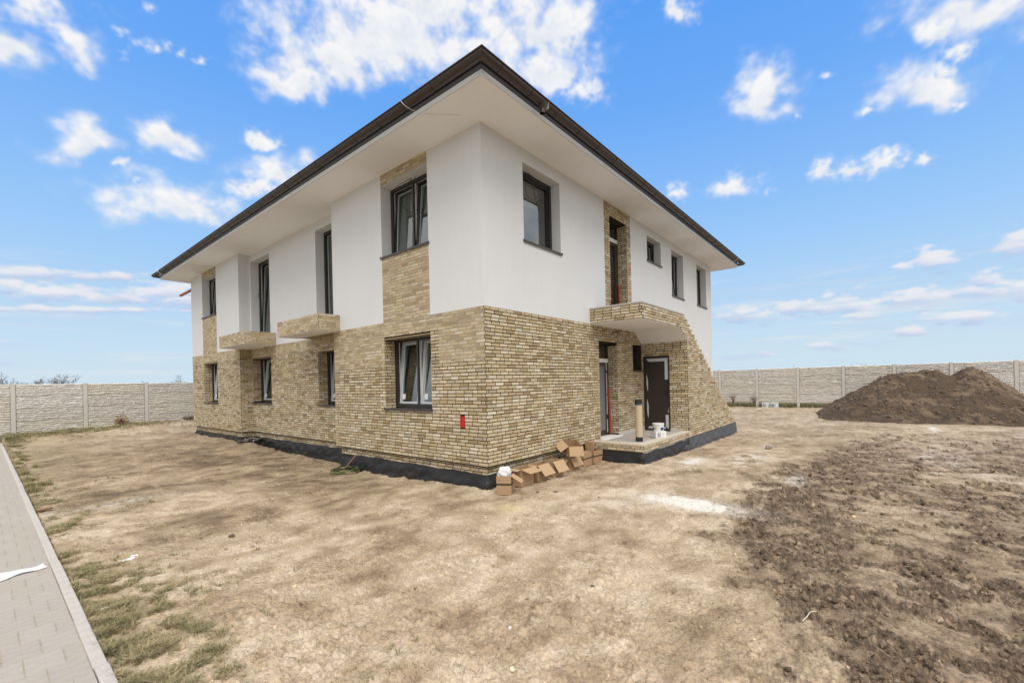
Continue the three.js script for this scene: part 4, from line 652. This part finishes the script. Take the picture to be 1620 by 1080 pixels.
// ------------------------------------------------------------------ loose clods, pebbles and grass
{
  const q = rng(101), G = new THREE.IcosahedronGeometry(1, 1), gp = G.attributes.position; for (let i = 0; i < gp.count; i++) { const s = 1 + .5 * n3(gp.getX(i) * 1.5, gp.getY(i) * 1.5, gp.getZ(i) * 1.5); gp.setXYZ(i, gp.getX(i) * s, gp.getY(i) * s * .7, gp.getZ(i) * s); } G.computeVertexNormals();
  const N = 9000, im = shadows(new THREE.InstancedMesh(uvm(G.index ? G.toNonIndexed() : G), std(lin(1, 1, 1), .96), N)), m4 = new THREE.Matrix4(), col = new THREE.Color(); let n = 0;
  for (let i = 0; i < 60000 && n < N; i++) {
    const a = (50.3 + (q() - .5) * 102) * R, r = 2.3 * Math.pow(9, q()), x = -5.63 + r * Math.sin(a), z = 5.27 - r * Math.cos(a);
    if (x < -5.03 || inPorch(x, z) || (x > -.1 && z < .15) || z < -20.8 || x > 23.8) continue; const ch = churned(x, z); const pl = ch > 0 ? plates(x, z) : 1; if (q() > (ch > 0 ? .10 + .45 * (1 - pl) * ch : .10)) continue;
    const s = (.003 + .013 * q() ** 7) * (1 + ch * .7) * (1 + r * .05); m4.compose(new THREE.Vector3(x, groundY(x, z) + s * .25, z), new THREE.Quaternion().setFromEuler(new THREE.Euler(q() * 6, q() * 6, q() * 6)), new THREE.Vector3(s, s, s)); im.setMatrixAt(n, m4);
    const c = soilColor(x, z, ch), k = q() < .04 ? 1.6 : .6 + q() * .6; col.setRGB(Math.min(.7, c[0] * k), Math.min(.65, c[1] * k), Math.min(.6, c[2] * k)); im.setColorAt(n, col); n++;
  }
  im.count = n; im.name = 'gravel'; im.userData = { kind: 'stuff', label: 'loose clods and pebbles strewn over the bare plot', category: 'gravel' }; scene.add(im);
  const blades = (seed, len, lean) => { const r = rng(seed), p = []; for (let i = 0; i < 14; i++) { const a = r() * 6.28, w = .0012 + r() * .0014, h = len * (.5 + r() * .6), bx = (r() - .5) * .05, bz = (r() - .5) * .05, lx = Math.cos(a) * h * lean * (.4 + r()), lz = Math.sin(a) * h * lean * (.4 + r()), px = -Math.sin(a) * w, pz = Math.cos(a) * w; const A = [bx - px, 0, bz - pz], B = [bx + px, 0, bz + pz], C = [bx + lx * .4 + px * .8, h * .6, bz + lz * .4 + pz * .8], Dd = [bx + lx * .4 - px * .8, h * .6, bz + lz * .4 - pz * .8], E = [bx + lx, h * .92, bz + lz]; p.push(...A, ...B, ...C, ...A, ...C, ...Dd, ...Dd, ...C, ...E); } const g = new THREE.BufferGeometry(); g.setAttribute('position', new THREE.BufferAttribute(new Float32Array(p), 3)); g.computeVertexNormals(); return uvm(g); };
  const grassMat = new THREE.MeshPhysicalMaterial({ color: lin(1, 1, 1), roughness: .9, transmission: .3, thickness: 0, side: THREE.DoubleSide });
  const plant = (name, label, geo, count, place) => { const g2 = shadows(new THREE.InstancedMesh(geo, grassMat, count)); let k = 0; for (let i = 0; i < count * 30 && k < count; i++) { const s = place(); if (!s) continue; m4.compose(new THREE.Vector3(s.x, s.y, s.z), new THREE.Quaternion().setFromEuler(new THREE.Euler((q() - .5) * .5, q() * 6.3, (q() - .5) * .5)), new THREE.Vector3(s.s, s.s * (.6 + q() * .7), s.s)); g2.setMatrixAt(k, m4); col.setRGB(...s.c); g2.setColorAt(k, col); k++; } g2.count = k; g2.name = name; g2.userData = { kind: 'stuff', label, category: 'grass' }; scene.add(g2); };
  const gcol = (dry) => { const k = .75 + q() * .5; return dry ? [.42 * k, .345 * k, .19 * k] : [.19 * k, .195 * k, .065 * k]; };
  plant('dry_grass', 'low dry and green grass growing along the kerb of the paved road', blades(3, .042, 1.5), 15000, () => { const x = -5.07 + 2.2 * q() ** 1.4, z = 4.2 - 12 * q() ** 1.6; if (z > 3.6 || q() > Math.max(0, grassy(x, z) * 1.05 - .05) ** 1.4 * .7 + .008 * sstep(-3.2, -4.6, x) * sstep(-.1, .4, n2(x * 1.3, z * 1.3))) return null; return { x, z, y: groundY(x, z) - .004, s: .5 + q() * .6, c: gcol(q() < .72 + .3 * n2(x * 3, z * 3)) }; });
  plant('grass', 'sparse green tufts of grass beside the far end of the road and fence', blades(4, .075, .9), 3500, () => { const x = -5.05 + 5.5 * q() ** 1.5, z = -6 - 14.9 * q(); if (q() > grassy(x, z) * .9) return null; return { x, z, y: groundY(x, z) - .005, s: .6 + q() * .9, c: gcol(q() < .5) }; });
  plant('meadow_grass', 'green grass showing under and along the right hand fence', blades(5, .16, .5), 5000, () => { const x = 23.75 + 2.2 * q() ** 1.5, z = -8 + 22 * q(); if (x < 24 && q() < .75) return null; return { x, z, y: gBase(x, z) - .01, s: .8 + q() * .9, c: gcol(q() < .35) }; });
}

// ------------------------------------------------------------------ cardboard boxes along the wall
function cardboardBox(label, at, turn, w, h, d, { flaps = [], gap = false, print = false, tiltX = 0, tiltZ = 0, closed = false } = {}) {
  const t = thing('cardboard_box', label, 'box', at, turn, 'cardboard boxes along the brick wall'), k = .006; t.rotation.set(tiltX, turn, tiltZ);
  const x = w / 2, z = d / 2, split = gap ? [[0, h * .5], [h * .6, h]] : [[0, h]], walls = [];
  for (const [a, b] of split) walls.push(bb(-x, x, a, b, z - k, z), bb(-x, x, a, b, -z, -z + k), bb(-x, -x + k, a, b, -z + k, z - k), bb(x - k, x, a, b, -z + k, z - k));
  walls.push(bb(-x + k, x - k, 0, k, -z + k, z - k)); if (closed) walls.push(bb(-x + k, x - k, h - k, h - .001, -z + k, z - k));
  part('body', walls, M.card, t);
  if (gap) part('slot', [bb(-x + .004, x - .004, h * .5, h * .6, z - .012, z - .006), bb(-x + .004, x - .004, h * .5, h * .6, -z + .006, -z + .012), bb(-x + .006, -x + .012, h * .5, h * .6, -z + .006, z - .006), bb(x - .012, x - .006, h * .5, h * .6, -z + .006, z - .006)], M.cardGap, t);
  for (const [side, ang, len] of flaps) {   // angle outward from straight up
    const along = side === 'f' || side === 'b' ? w : d, g = bb(-along / 2 + .004, along / 2 - .004, 0, len, -.004, 0), pp = g.attributes.position;
    const o = part('flap', g, M.cardFlap, t); o.rotation.order = 'YXZ';
    const ry = { f: 0, r: Math.PI / 2, b: Math.PI, l: -Math.PI / 2 }[side], off = side === 'f' || side === 'b' ? z : x; o.rotation.y = ry; o.rotation.x = ang * R; o.position.set(Math.sin(ry) * off, h, Math.cos(ry) * off);
  }
  if (print) {
    const cv = document.createElement('canvas'); cv.width = 256; cv.height = 128; const c = cv.getContext('2d'); c.fillStyle = '#aa8c6c'; c.fillRect(0, 0, 256, 128); c.strokeStyle = '#4a3524'; c.lineWidth = 8; c.beginPath(); c.arc(44, 66, 18, .4, 5.3); c.stroke(); c.beginPath(); c.moveTo(34, 74); c.lineTo(54, 58); c.stroke();
    c.fillStyle = 'rgba(96,66,42,.75)'; const pr = rng(9); let px = 80; while (px < 225) { const ww = 8 + pr() * 9; c.fillRect(px, 54 + pr() * 4, 4, 22); c.fillRect(px, 56 + pr() * 16, ww, 5); px += ww + 6; }
    const tx = new THREE.CanvasTexture(cv); tx.colorSpace = THREE.SRGBColorSpace; const y0 = gap ? h * .68 : h * .3, ph = gap ? h * .24 : h * .3;
    const pl = new THREE.BoxGeometry(w * .86, ph, .001); part('print', pl.translate(0, y0 + ph / 2 - h * .02, z + .0009), std(lin(1, 1, 1), .9, { map: tx }), t);
  }
  return t;
}
const gy = (x, z) => gBase(x, z) + .004;
cardboardBox('printed cardboard box at the house corner holding a white plastic bag', [.10, gy(.1, .35), .30], -60 * R, .25, .315, .24, { gap: true, print: true, flaps: [['r', 122, .21]] });
cardboardBox('open cardboard box with a nearly level front flap, second from the house corner', [.80, gy(.8, .2), .135], 1 * R, .39, .31, .22, { flaps: [['f', 104, .22], ['l', 100, .1], ['r', 112, .1]] });
cardboardBox('open cardboard box with a drooping front flap, third from the house corner', [1.30, gy(1.3, .2), .13], 3 * R, .39, .315, .22, { flaps: [['f', 138, .25], ['l', 115, .1]] });
cardboardBox('open cardboard box with drooping flap, just left of the double stack', [1.82, gy(1.8, .2), .135], -2 * R, .37, .31, .22, { flaps: [['f', 143, .25], ['r', 112, .1]] });
cardboardBox('cardboard box carrying another tilted box, its front flap hanging down', [2.45, gy(2.45, .2), .13], 2 * R, .40, .29, .22, { flaps: [['f', 146, .21], ['l', 120, .17]] });
cardboardBox('tilted wide open cardboard box lying on top of another box', [2.36, gy(2.4, .2) + .40, .20], -28 * R, .34, .22, .34, { flaps: [['f', 150, .2], ['l', 128, .2]], tiltX: 22 * R, tiltZ: 8 * R });
cardboardBox('printed cardboard box with closed flaps beside the double stack', [3.02, gy(3, .2), .13], 3 * R, .40, .30, .2, { gap: true, print: true, closed: true });
cardboardBox('brown cardboard box with its back flap standing up, nearest the porch', [3.42, gy(3.4, .2) , .17], -6 * R, .34, .29, .24, { gap: true, print: true, flaps: [['b', -4, .2], ['l', 10, .2]] });
{ // white plastic bag in the first box
  const g = mergeVertices(new THREE.IcosahedronGeometry(1, 6).deleteAttribute('uv').deleteAttribute('normal')), p = g.attributes.position; for (let i = 0; i < p.count; i++) { const v = new THREE.Vector3().fromBufferAttribute(p, i), r = 1 + .22 * n3(v.x * 1.4, v.y * 1.4, v.z * 1.4) + .10 * (1 - Math.abs(n3(v.x * 3.5 + 4, v.y * 3.5, v.z * 3.5))) + .05 * n3(v.x * 8, v.y * 8, v.z * 8); p.setXYZ(i, v.x * r * .115, v.y * r * .12, v.z * r * .10); } g.computeVertexNormals();
  const t = thing('plastic_bag', 'crumpled white plastic bag stuffed into the printed box at the house corner', 'plastic bag', [.10, gy(.1, .35) + .335, .30]); part('film', uvm(g), M.plasticBag, t);
}
// ------------------------------------------------------------------ porch clutter
{
  const t = thing('roll', 'standing roll in beige wrapping with black ends on the porch', 'roll', [4.30, .007, .887]);
  part('wrapping', new THREE.CylinderGeometry(.082, .082, .80, 28).translate(0, .49, 0), std(lin(.56, .45, .31), .7, { map: scaled(cardTone, 1) }), t);
  part('end', new THREE.CylinderGeometry(.084, .084, .105, 28).translate(0, .053, 0), M.black, t); part('end_001', new THREE.CylinderGeometry(.084, .084, .11, 28).translate(0, .93, 0), M.black, t);
  part('band', new THREE.CylinderGeometry(.0835, .0835, .03, 28).translate(0, .865, 0), std(lin(.10, .18, .24), .6), t);
  const bucket = (label, at, turn, r0, r1, h, draw) => {
    const b = thing('bucket', label, 'bucket', at, turn), cv = document.createElement('canvas'); cv.width = 512; cv.height = 128; draw(cv.getContext('2d')); const tx = new THREE.CanvasTexture(cv); tx.colorSpace = THREE.SRGBColorSpace;
    part('shell', new THREE.LatheGeometry([[0, 0], [r0 - .004, 0], [r0, .004], [r1, h - .03], [r1 + .006, h - .028], [r1 + .006, h - .012], [r1 + .004, h], [r1 - .02, h - .003], [0, h - .005]].map((p) => new THREE.Vector2(...p)), 36), std(lin(.72, .73, .74), .4), b);
    part('label_print', new THREE.CylinderGeometry(lerp(r0, r1, .85) + .001, lerp(r0, r1, .1) + .001, h * .7, 36, 1, true).translate(0, h * .46, 0), std(lin(1, 1, 1), .45, { map: tx }), b);
    part('bail', tube([[-r1 - .008, h - .04, 0], [-r1 * .8, h - .09, r1 * .75], [0, h - .11, r1 + .012], [r1 * .8, h - .09, r1 * .75], [r1 + .008, h - .04, 0]], .0025, 20, 5), M.whiteCable, b); return b;
  };
  { const b = thing('carton', 'squat white carton with a dark grid print under the white bucket on the porch', 'carton', [5.12, .008, 1.03], -38 * R), cv = document.createElement('canvas'); cv.width = 128; cv.height = 64; const c = cv.getContext('2d'); c.fillStyle = '#dcdde0'; c.fillRect(0, 0, 128, 64); c.fillStyle = '#4b4f58'; for (let i = 0; i < 2; i++) for (let j = 0; j < 3; j++) c.fillRect(14 + i * 24, 8 + j * 17, 19, 11); c.fillStyle = '#a9adb5'; c.fillRect(74, 14, 40, 5); c.fillRect(74, 26, 34, 5); c.fillRect(74, 38, 38, 5); const tx = new THREE.CanvasTexture(cv); tx.colorSpace = THREE.SRGBColorSpace;
    part('body', rbb(-.145, .145, 0, .17, -.12, .12, .008), std(lin(.70, .71, .73), .5), b); part('print', new THREE.BoxGeometry(.25, .13, .001).translate(0, .085, .1208), std(lin(1, 1, 1), .5, { map: tx }), b); part('tape', bb(-.146, .146, .1702, .1712, -.02, .02), M.doorFilm, b); }
  bucket('white bucket with a blue picture standing on a white carton on the porch', [5.12, .180, 1.03], 196 * R, .12, .135, .19, (c) => { c.fillStyle = '#d8d8d4'; c.fillRect(0, 0, 512, 128); for (let k = 0; k < 3; k++) { c.fillStyle = '#2e4f80'; c.fillRect(k * 171, 4, 62, 120); c.fillStyle = '#9db4cf'; c.beginPath(); c.arc(k * 171 + 32, 45, 15, 0, 7); c.fill(); c.fillStyle = '#1b2736'; c.fillRect(k * 171 + 10, 80, 40, 30); c.fillStyle = '#c9bfa6'; c.fillRect(k * 171 + 66, 14, 40, 100); } });
  const far = (label, x, z, w, col2) => { const b = thing('paint_tub', label, 'tub', [x, gBase(x, z), z], -.2, 'white tubs under the right fence'); part('body', rbb(-w, w, 0, .26, -w, w, .02), std(lin(.62, .64, .66), .5), b); part('lid', rbb(-w - .008, w + .008, .255, .285, -w - .008, w + .008, .01), std(lin(.75, .76, .77), .5), b); part('label_print', bb(-w - .002, -w - .0005, .05, .2, -w * .7, w * .3), std(col2, .6), b); };
  far('left of two small white tubs standing under the right fence', 23.55, .18, .16, lin(.3, .31, .36)); far('right of two small white tubs standing under the right fence', 23.55, .62, .16, lin(.2, .25, .33));
  const lath = (label, x, y, z, h) => { const o = thing('red_lath', label, 'lath', [x, y, z], 0, 'red strips leaning in the side doors'); part('strip', bb(-.025, .025, 0, h, -.012, .012), M.red, o); o.rotation.x = -.03; };
  lath('red strip leaning in the jamb of the ground floor side door', 4.985, .035, -.20, 1.22); lath('red strip leaning in the jamb of the upper balcony door', 5.705, 3.14, -.20, .95);
  const tb = thing('roof_tile', 'brown half round tile lying on the stair landing parapet', 'tile', [3.98, 3.19, 1.12], .12); const hg = new THREE.CylinderGeometry(.085, .075, .42, 18, 1, true, -Math.PI / 2, Math.PI); hg.rotateX(Math.PI / 2); hg.rotateY(Math.PI / 2); part('shell', uvm(hg), std(lin(.42, .25, .15), .85, { side: THREE.DoubleSide }), tb);
}
// ------------------------------------------------------------------ odds and ends on the ground
{
  const coil = (label, x, z, r, seed, n, mats, turnY = 0) => { const t = thing('cable_coil', label, 'cable', [x, groundY(x, z), z], turnY, 'cables lying at the foot of the long wall'), q = rng(seed); for (let i = 0; i < n; i++) { const pts = [], rr = r * (.7 + q() * .5), ph = q() * 6; for (let k = 0; k <= 12; k++) { const a = ph + k / 12 * 6.5 * (q() < .2 ? .97 : 1); pts.push([Math.cos(a) * rr * (1 + .15 * q()), .012 + .03 * i * .35 + .05 * q() * Math.abs(Math.sin(a)), Math.sin(a) * rr * (1 + .15 * q())]); } if (q() < .5) pts.push([r * 1.4 * (q() - .3), .02, r * 1.6]); part('cable', tube(pts, .009, 60, 5), mats[i % mats.length], t); } return t; };
  coil('coil of black and yellow green cable lying by the membrane of the long wall', -.28, -4.25, .26, 21, 7, [M.black, M.cableGreen, M.black, M.cableGreen]);
  coil('tangle of dark and pale wires in the recess corner at the left bay', .14, -11.0, .33, 22, 8, [M.black, M.black, M.whiteCable]);
  const fl = thing('wooden_batten', 'short weathered batten leaning on the membrane behind the cable coil', 'batten', [-.12, gBase(0, -4.5), -4.55]); const fb = part('stick', rbb(-.025, .025, 0, .48, -.012, .012, .004), std(lin(.27, .18, .14), .85), fl); fb.rotation.set(.75, 0, -.25);
  const rock = (name, label, category, x, z, s, m, sy = .6) => { const g = new THREE.IcosahedronGeometry(1, 3), p = g.attributes.position, o = x * 3.1 + z; for (let i = 0; i < p.count; i++) { const v = new THREE.Vector3().fromBufferAttribute(p, i), r = 1 + .25 * n3(v.x + o, v.y, v.z) + .1 * n3(v.x * 3, v.y * 3 + o, v.z * 3); p.setXYZ(i, v.x * r * s, v.y * r * s * sy, v.z * r * s * .8); } g.computeVertexNormals(); const t = thing(name, label, category, [x, groundY(x, z) + s * sy * .4, z]); part('body', uvm(g.index ? g.toNonIndexed() : g), m, t); };
  const dk = std(lin(.15, .11, .085), .95, { bumpMap: scaled(brickBump, 3), bumpScale: .006 });
  rock('stone', 'brown stone lying on pale ground right of the stair wall', 'stone', 7.9, 2.95, .10, M.stone, .6);
  rock('stone', 'small dark grey stone beside the white lime patch', 'stone', .04, 3.41, .028, M.stone, .75);
  rock('clod', 'dark clod alone on the brown ground left of the house', 'clod', -3.58, -1.2, .035, dk, .8); rock('clod', 'dark clod near the front box at the house corner', 'clod', .42, .75, .035, dk, .5); rock('clod', 'flat dark scrap on sand in front of the boxes', 'clod', .62, .98, .045, dk, .25);
  rock('clod', 'dark crumb in the bare sand before the lime patch', 'clod', .82, 1.7, .02, dk, .5); rock('clod', 'dark twiggy crumb in the middle of the foreground sand', 'clod', -2.05, 3.2, .022, dk, .35); rock('stone', 'small white pebble in the lower middle of the bare foreground', 'stone', -3.02, 3.02, .014, M.foam, .7); rock('stone', 'pale stone at the grassy kerb edge', 'stone', -4.97, .05, .035, M.kerb, .6);
  const scrap = thing('rusty_scrap', 'small rusty brown scrap in the grass beside the kerb', 'scrap', [-4.98, groundY(-4.98, -5.2) + .02, -5.2], .4); part('plate', rbb(-.09, .08, 0, .03, -.05, .05, .012), M.rust, scrap);
  const cloth = (name, label, cat, x, y, z, w, d, turn, m) => { const g = new THREE.PlaneGeometry(w, d, 40, 14), p = g.attributes.position; for (let i = 0; i < p.count; i++) { const u = p.getX(i) / w + .5, taper = .35 + .65 * sstep(1, .3, u); p.setXYZ(i, p.getX(i), .008 + .012 * Math.max(0, n2b(p.getX(i) * 5, p.getY(i) * 7)) + .02 * Math.max(0, n2(p.getX(i) * 2.2, p.getY(i) * 3)), -p.getY(i) * taper + .04 * n2(u * 3, 8)); } g.computeVertexNormals(); const t = thing(name, label, cat, [x, y, z], turn); part('sheet', g, m, t); };
  cloth('white_sheet', 'strip of white film lying across the paved road', 'sheet', -5.72, -.43, -1.72, 1.05, .42, .16, new THREE.MeshStandardMaterial({ color: lin(.68, .69, .70), roughness: .7, side: THREE.DoubleSide }));
  cloth('paper_scrap', 'small torn white paper on the grass right of the kerb', 'paper', -4.56, groundY(-4.56, -1.42), -1.42, .17, .1, .5, new THREE.MeshStandardMaterial({ color: lin(.74, .72, .68), roughness: .8, side: THREE.DoubleSide }));
  const tw = thing('twig', 'pale bent twig on dark soil at the lower right', 'twig', [-1.45, groundY(-1.45, 4.8) + .008, 4.8], .3); part('stem', tube([[-.11, 0, -.06], [-.03, .012, -.01], [.06, .006, .03], [.085, .004, .07]], .004, 20, 5), std(lin(.62, .55, .44), .85), tw);
}
// ------------------------------------------------------------------ shrubs by the fences and bare trees far off
function branches(seed, height, spread, levels, r0) {
  const q = rng(seed), out = [];
  const go = (p, d, len, r, lv) => {
    const e = p.clone().addScaledVector(d, len), c = new THREE.CylinderGeometry(r * .6, r, len, lv > 1 ? 3 : 5, 1, true); c.translate(0, len / 2, 0); c.applyQuaternion(new THREE.Quaternion().setFromUnitVectors(new THREE.Vector3(0, 1, 0), d)); c.translate(p.x, p.y, p.z); out.push(c);
    if (lv >= levels) return; const n = lv === 0 ? 5 : 3 + Math.floor(q() * 2);
    for (let i = 0; i < n; i++) { const t = lv === 0 ? .35 + .65 * (i + q()) / n : .4 + .6 * q(), nd = d.clone().add(new THREE.Vector3((q() - .5) * 2 * spread, (q() - .25) * .7, (q() - .5) * 2 * spread)).normalize(); go(p.clone().addScaledVector(d, len * t), nd, len * (.5 + q() * .25), r * .55, lv + 1); }
  };
  go(new THREE.Vector3(), new THREE.Vector3(.03, 1, .02).normalize(), height * .42, r0, 0); return out;
}
{
  const dir = (px) => { const a = YAW + Math.atan((px - 810) / F); return [Math.sin(a), -Math.cos(a)]; };
  const tree = (label, px, dist, h, w, seed) => { const d = dir(px), b = [...branches(seed, 1, 1.0, 4, .02), ...branches(seed + 50, .92, 1.0, 4, .014).slice(1)]; const t = thing('bare_tree', label, 'tree', [-5.63 + d[0] * dist, -.45, 5.27 + d[1] * dist], 0, 'bare trees far beyond the fences'); t.scale.set(w, h * .9, w); const k = 1; part('trunk', b.slice(0, 1), M.bark, t); part('crown', b.slice(1), std(lin(.20, .185, .17), .95), t); return t; };
  tree('bare tree showing over the left fence at the very edge of the view', 2, 190, 9.6, 9, 1); tree('wide bare tree over the left fence, largest of the far trees', 92, 200, 11.0, 15, 2); tree('bare tree over the left fence, just left of the largest far tree', 55, 200, 9.6, 10, 3); tree('faint low bare tree over the left fence between the edge tree and its neighbour', 28, 230, 9, 8, 4); tree('bare tree over the left fence close to the house corner', 282, 210, 9.3, 9.5, 5); tree('tiny bare treetop behind the third post of the left fence', 228, 240, 8.5, 5, 6);
  tree('dark round treetop over the right fence left of the soil heap', 1367, 260, 10.0, 5.5, 7); tree('tiny treetop on the right fence, left of the dark round one', 1348, 270, 9.4, 2.5, 8); tree('tiny treetop on the right fence, right of the dark round one', 1384, 270, 9.2, 2.5, 9); tree('thin distant poplar over the right fence, left of two', 1250, 280, 9.4, 2.2, 10); tree('thin distant poplar over the right fence, right of two', 1257, 285, 9.4, 2, 11);
  const shrub = (label, x, z, h, w, seed, leaf) => {
    const t = thing('dry_shrub', label, 'shrub', [x, gBase(x, z) - .02, z], 0, 'dry shrubs at the foot of the fences'), b = []; for (let i = 0; i < 5; i++) b.push(...branches(seed + i, h, .8, 2, .010).map((g) => g.rotateY(i * 1.3).translate((i % 3 - 1) * w * .2, 0, (i % 2) * w * .12))); part('stem', b, std(lin(.16, .10, .075), .9), t);
    if (leaf) { const q = rng(seed), L2 = []; for (let i = 0; i < 170; i++) { const g = new THREE.PlaneGeometry(.05, .035); g.rotateX(q() * 3); g.rotateY(q() * 6); const a = q() * 6.28, r = w * .5 * Math.sqrt(q()); g.translate(Math.cos(a) * r, .06 + h * (1 - r / w) * q(), Math.sin(a) * r); L2.push(g); } part('leaf', L2, std(leaf, .85, { side: THREE.DoubleSide }), t).userData.kind = 'stuff'; }
  };
  shrub('small rust coloured dry shrub at the foot of the left fence', -1.62, -20.7, .5, .5, 60, lin(.33, .17, .06)); shrub('low dark dry shrub at the fence foot near the house', .9, -20.6, .25, .6, 63, lin(.13, .11, .06)); shrub('thin leafless reddish shrub before the right fence above the tubs', 23.6, -.45, 1.0, .5, 66); shrub('thin leafless shrub before the right fence next to the stair wall', 23.6, -1.6, 1.1, .4, 69);
}
renderer.render(scene, camera);
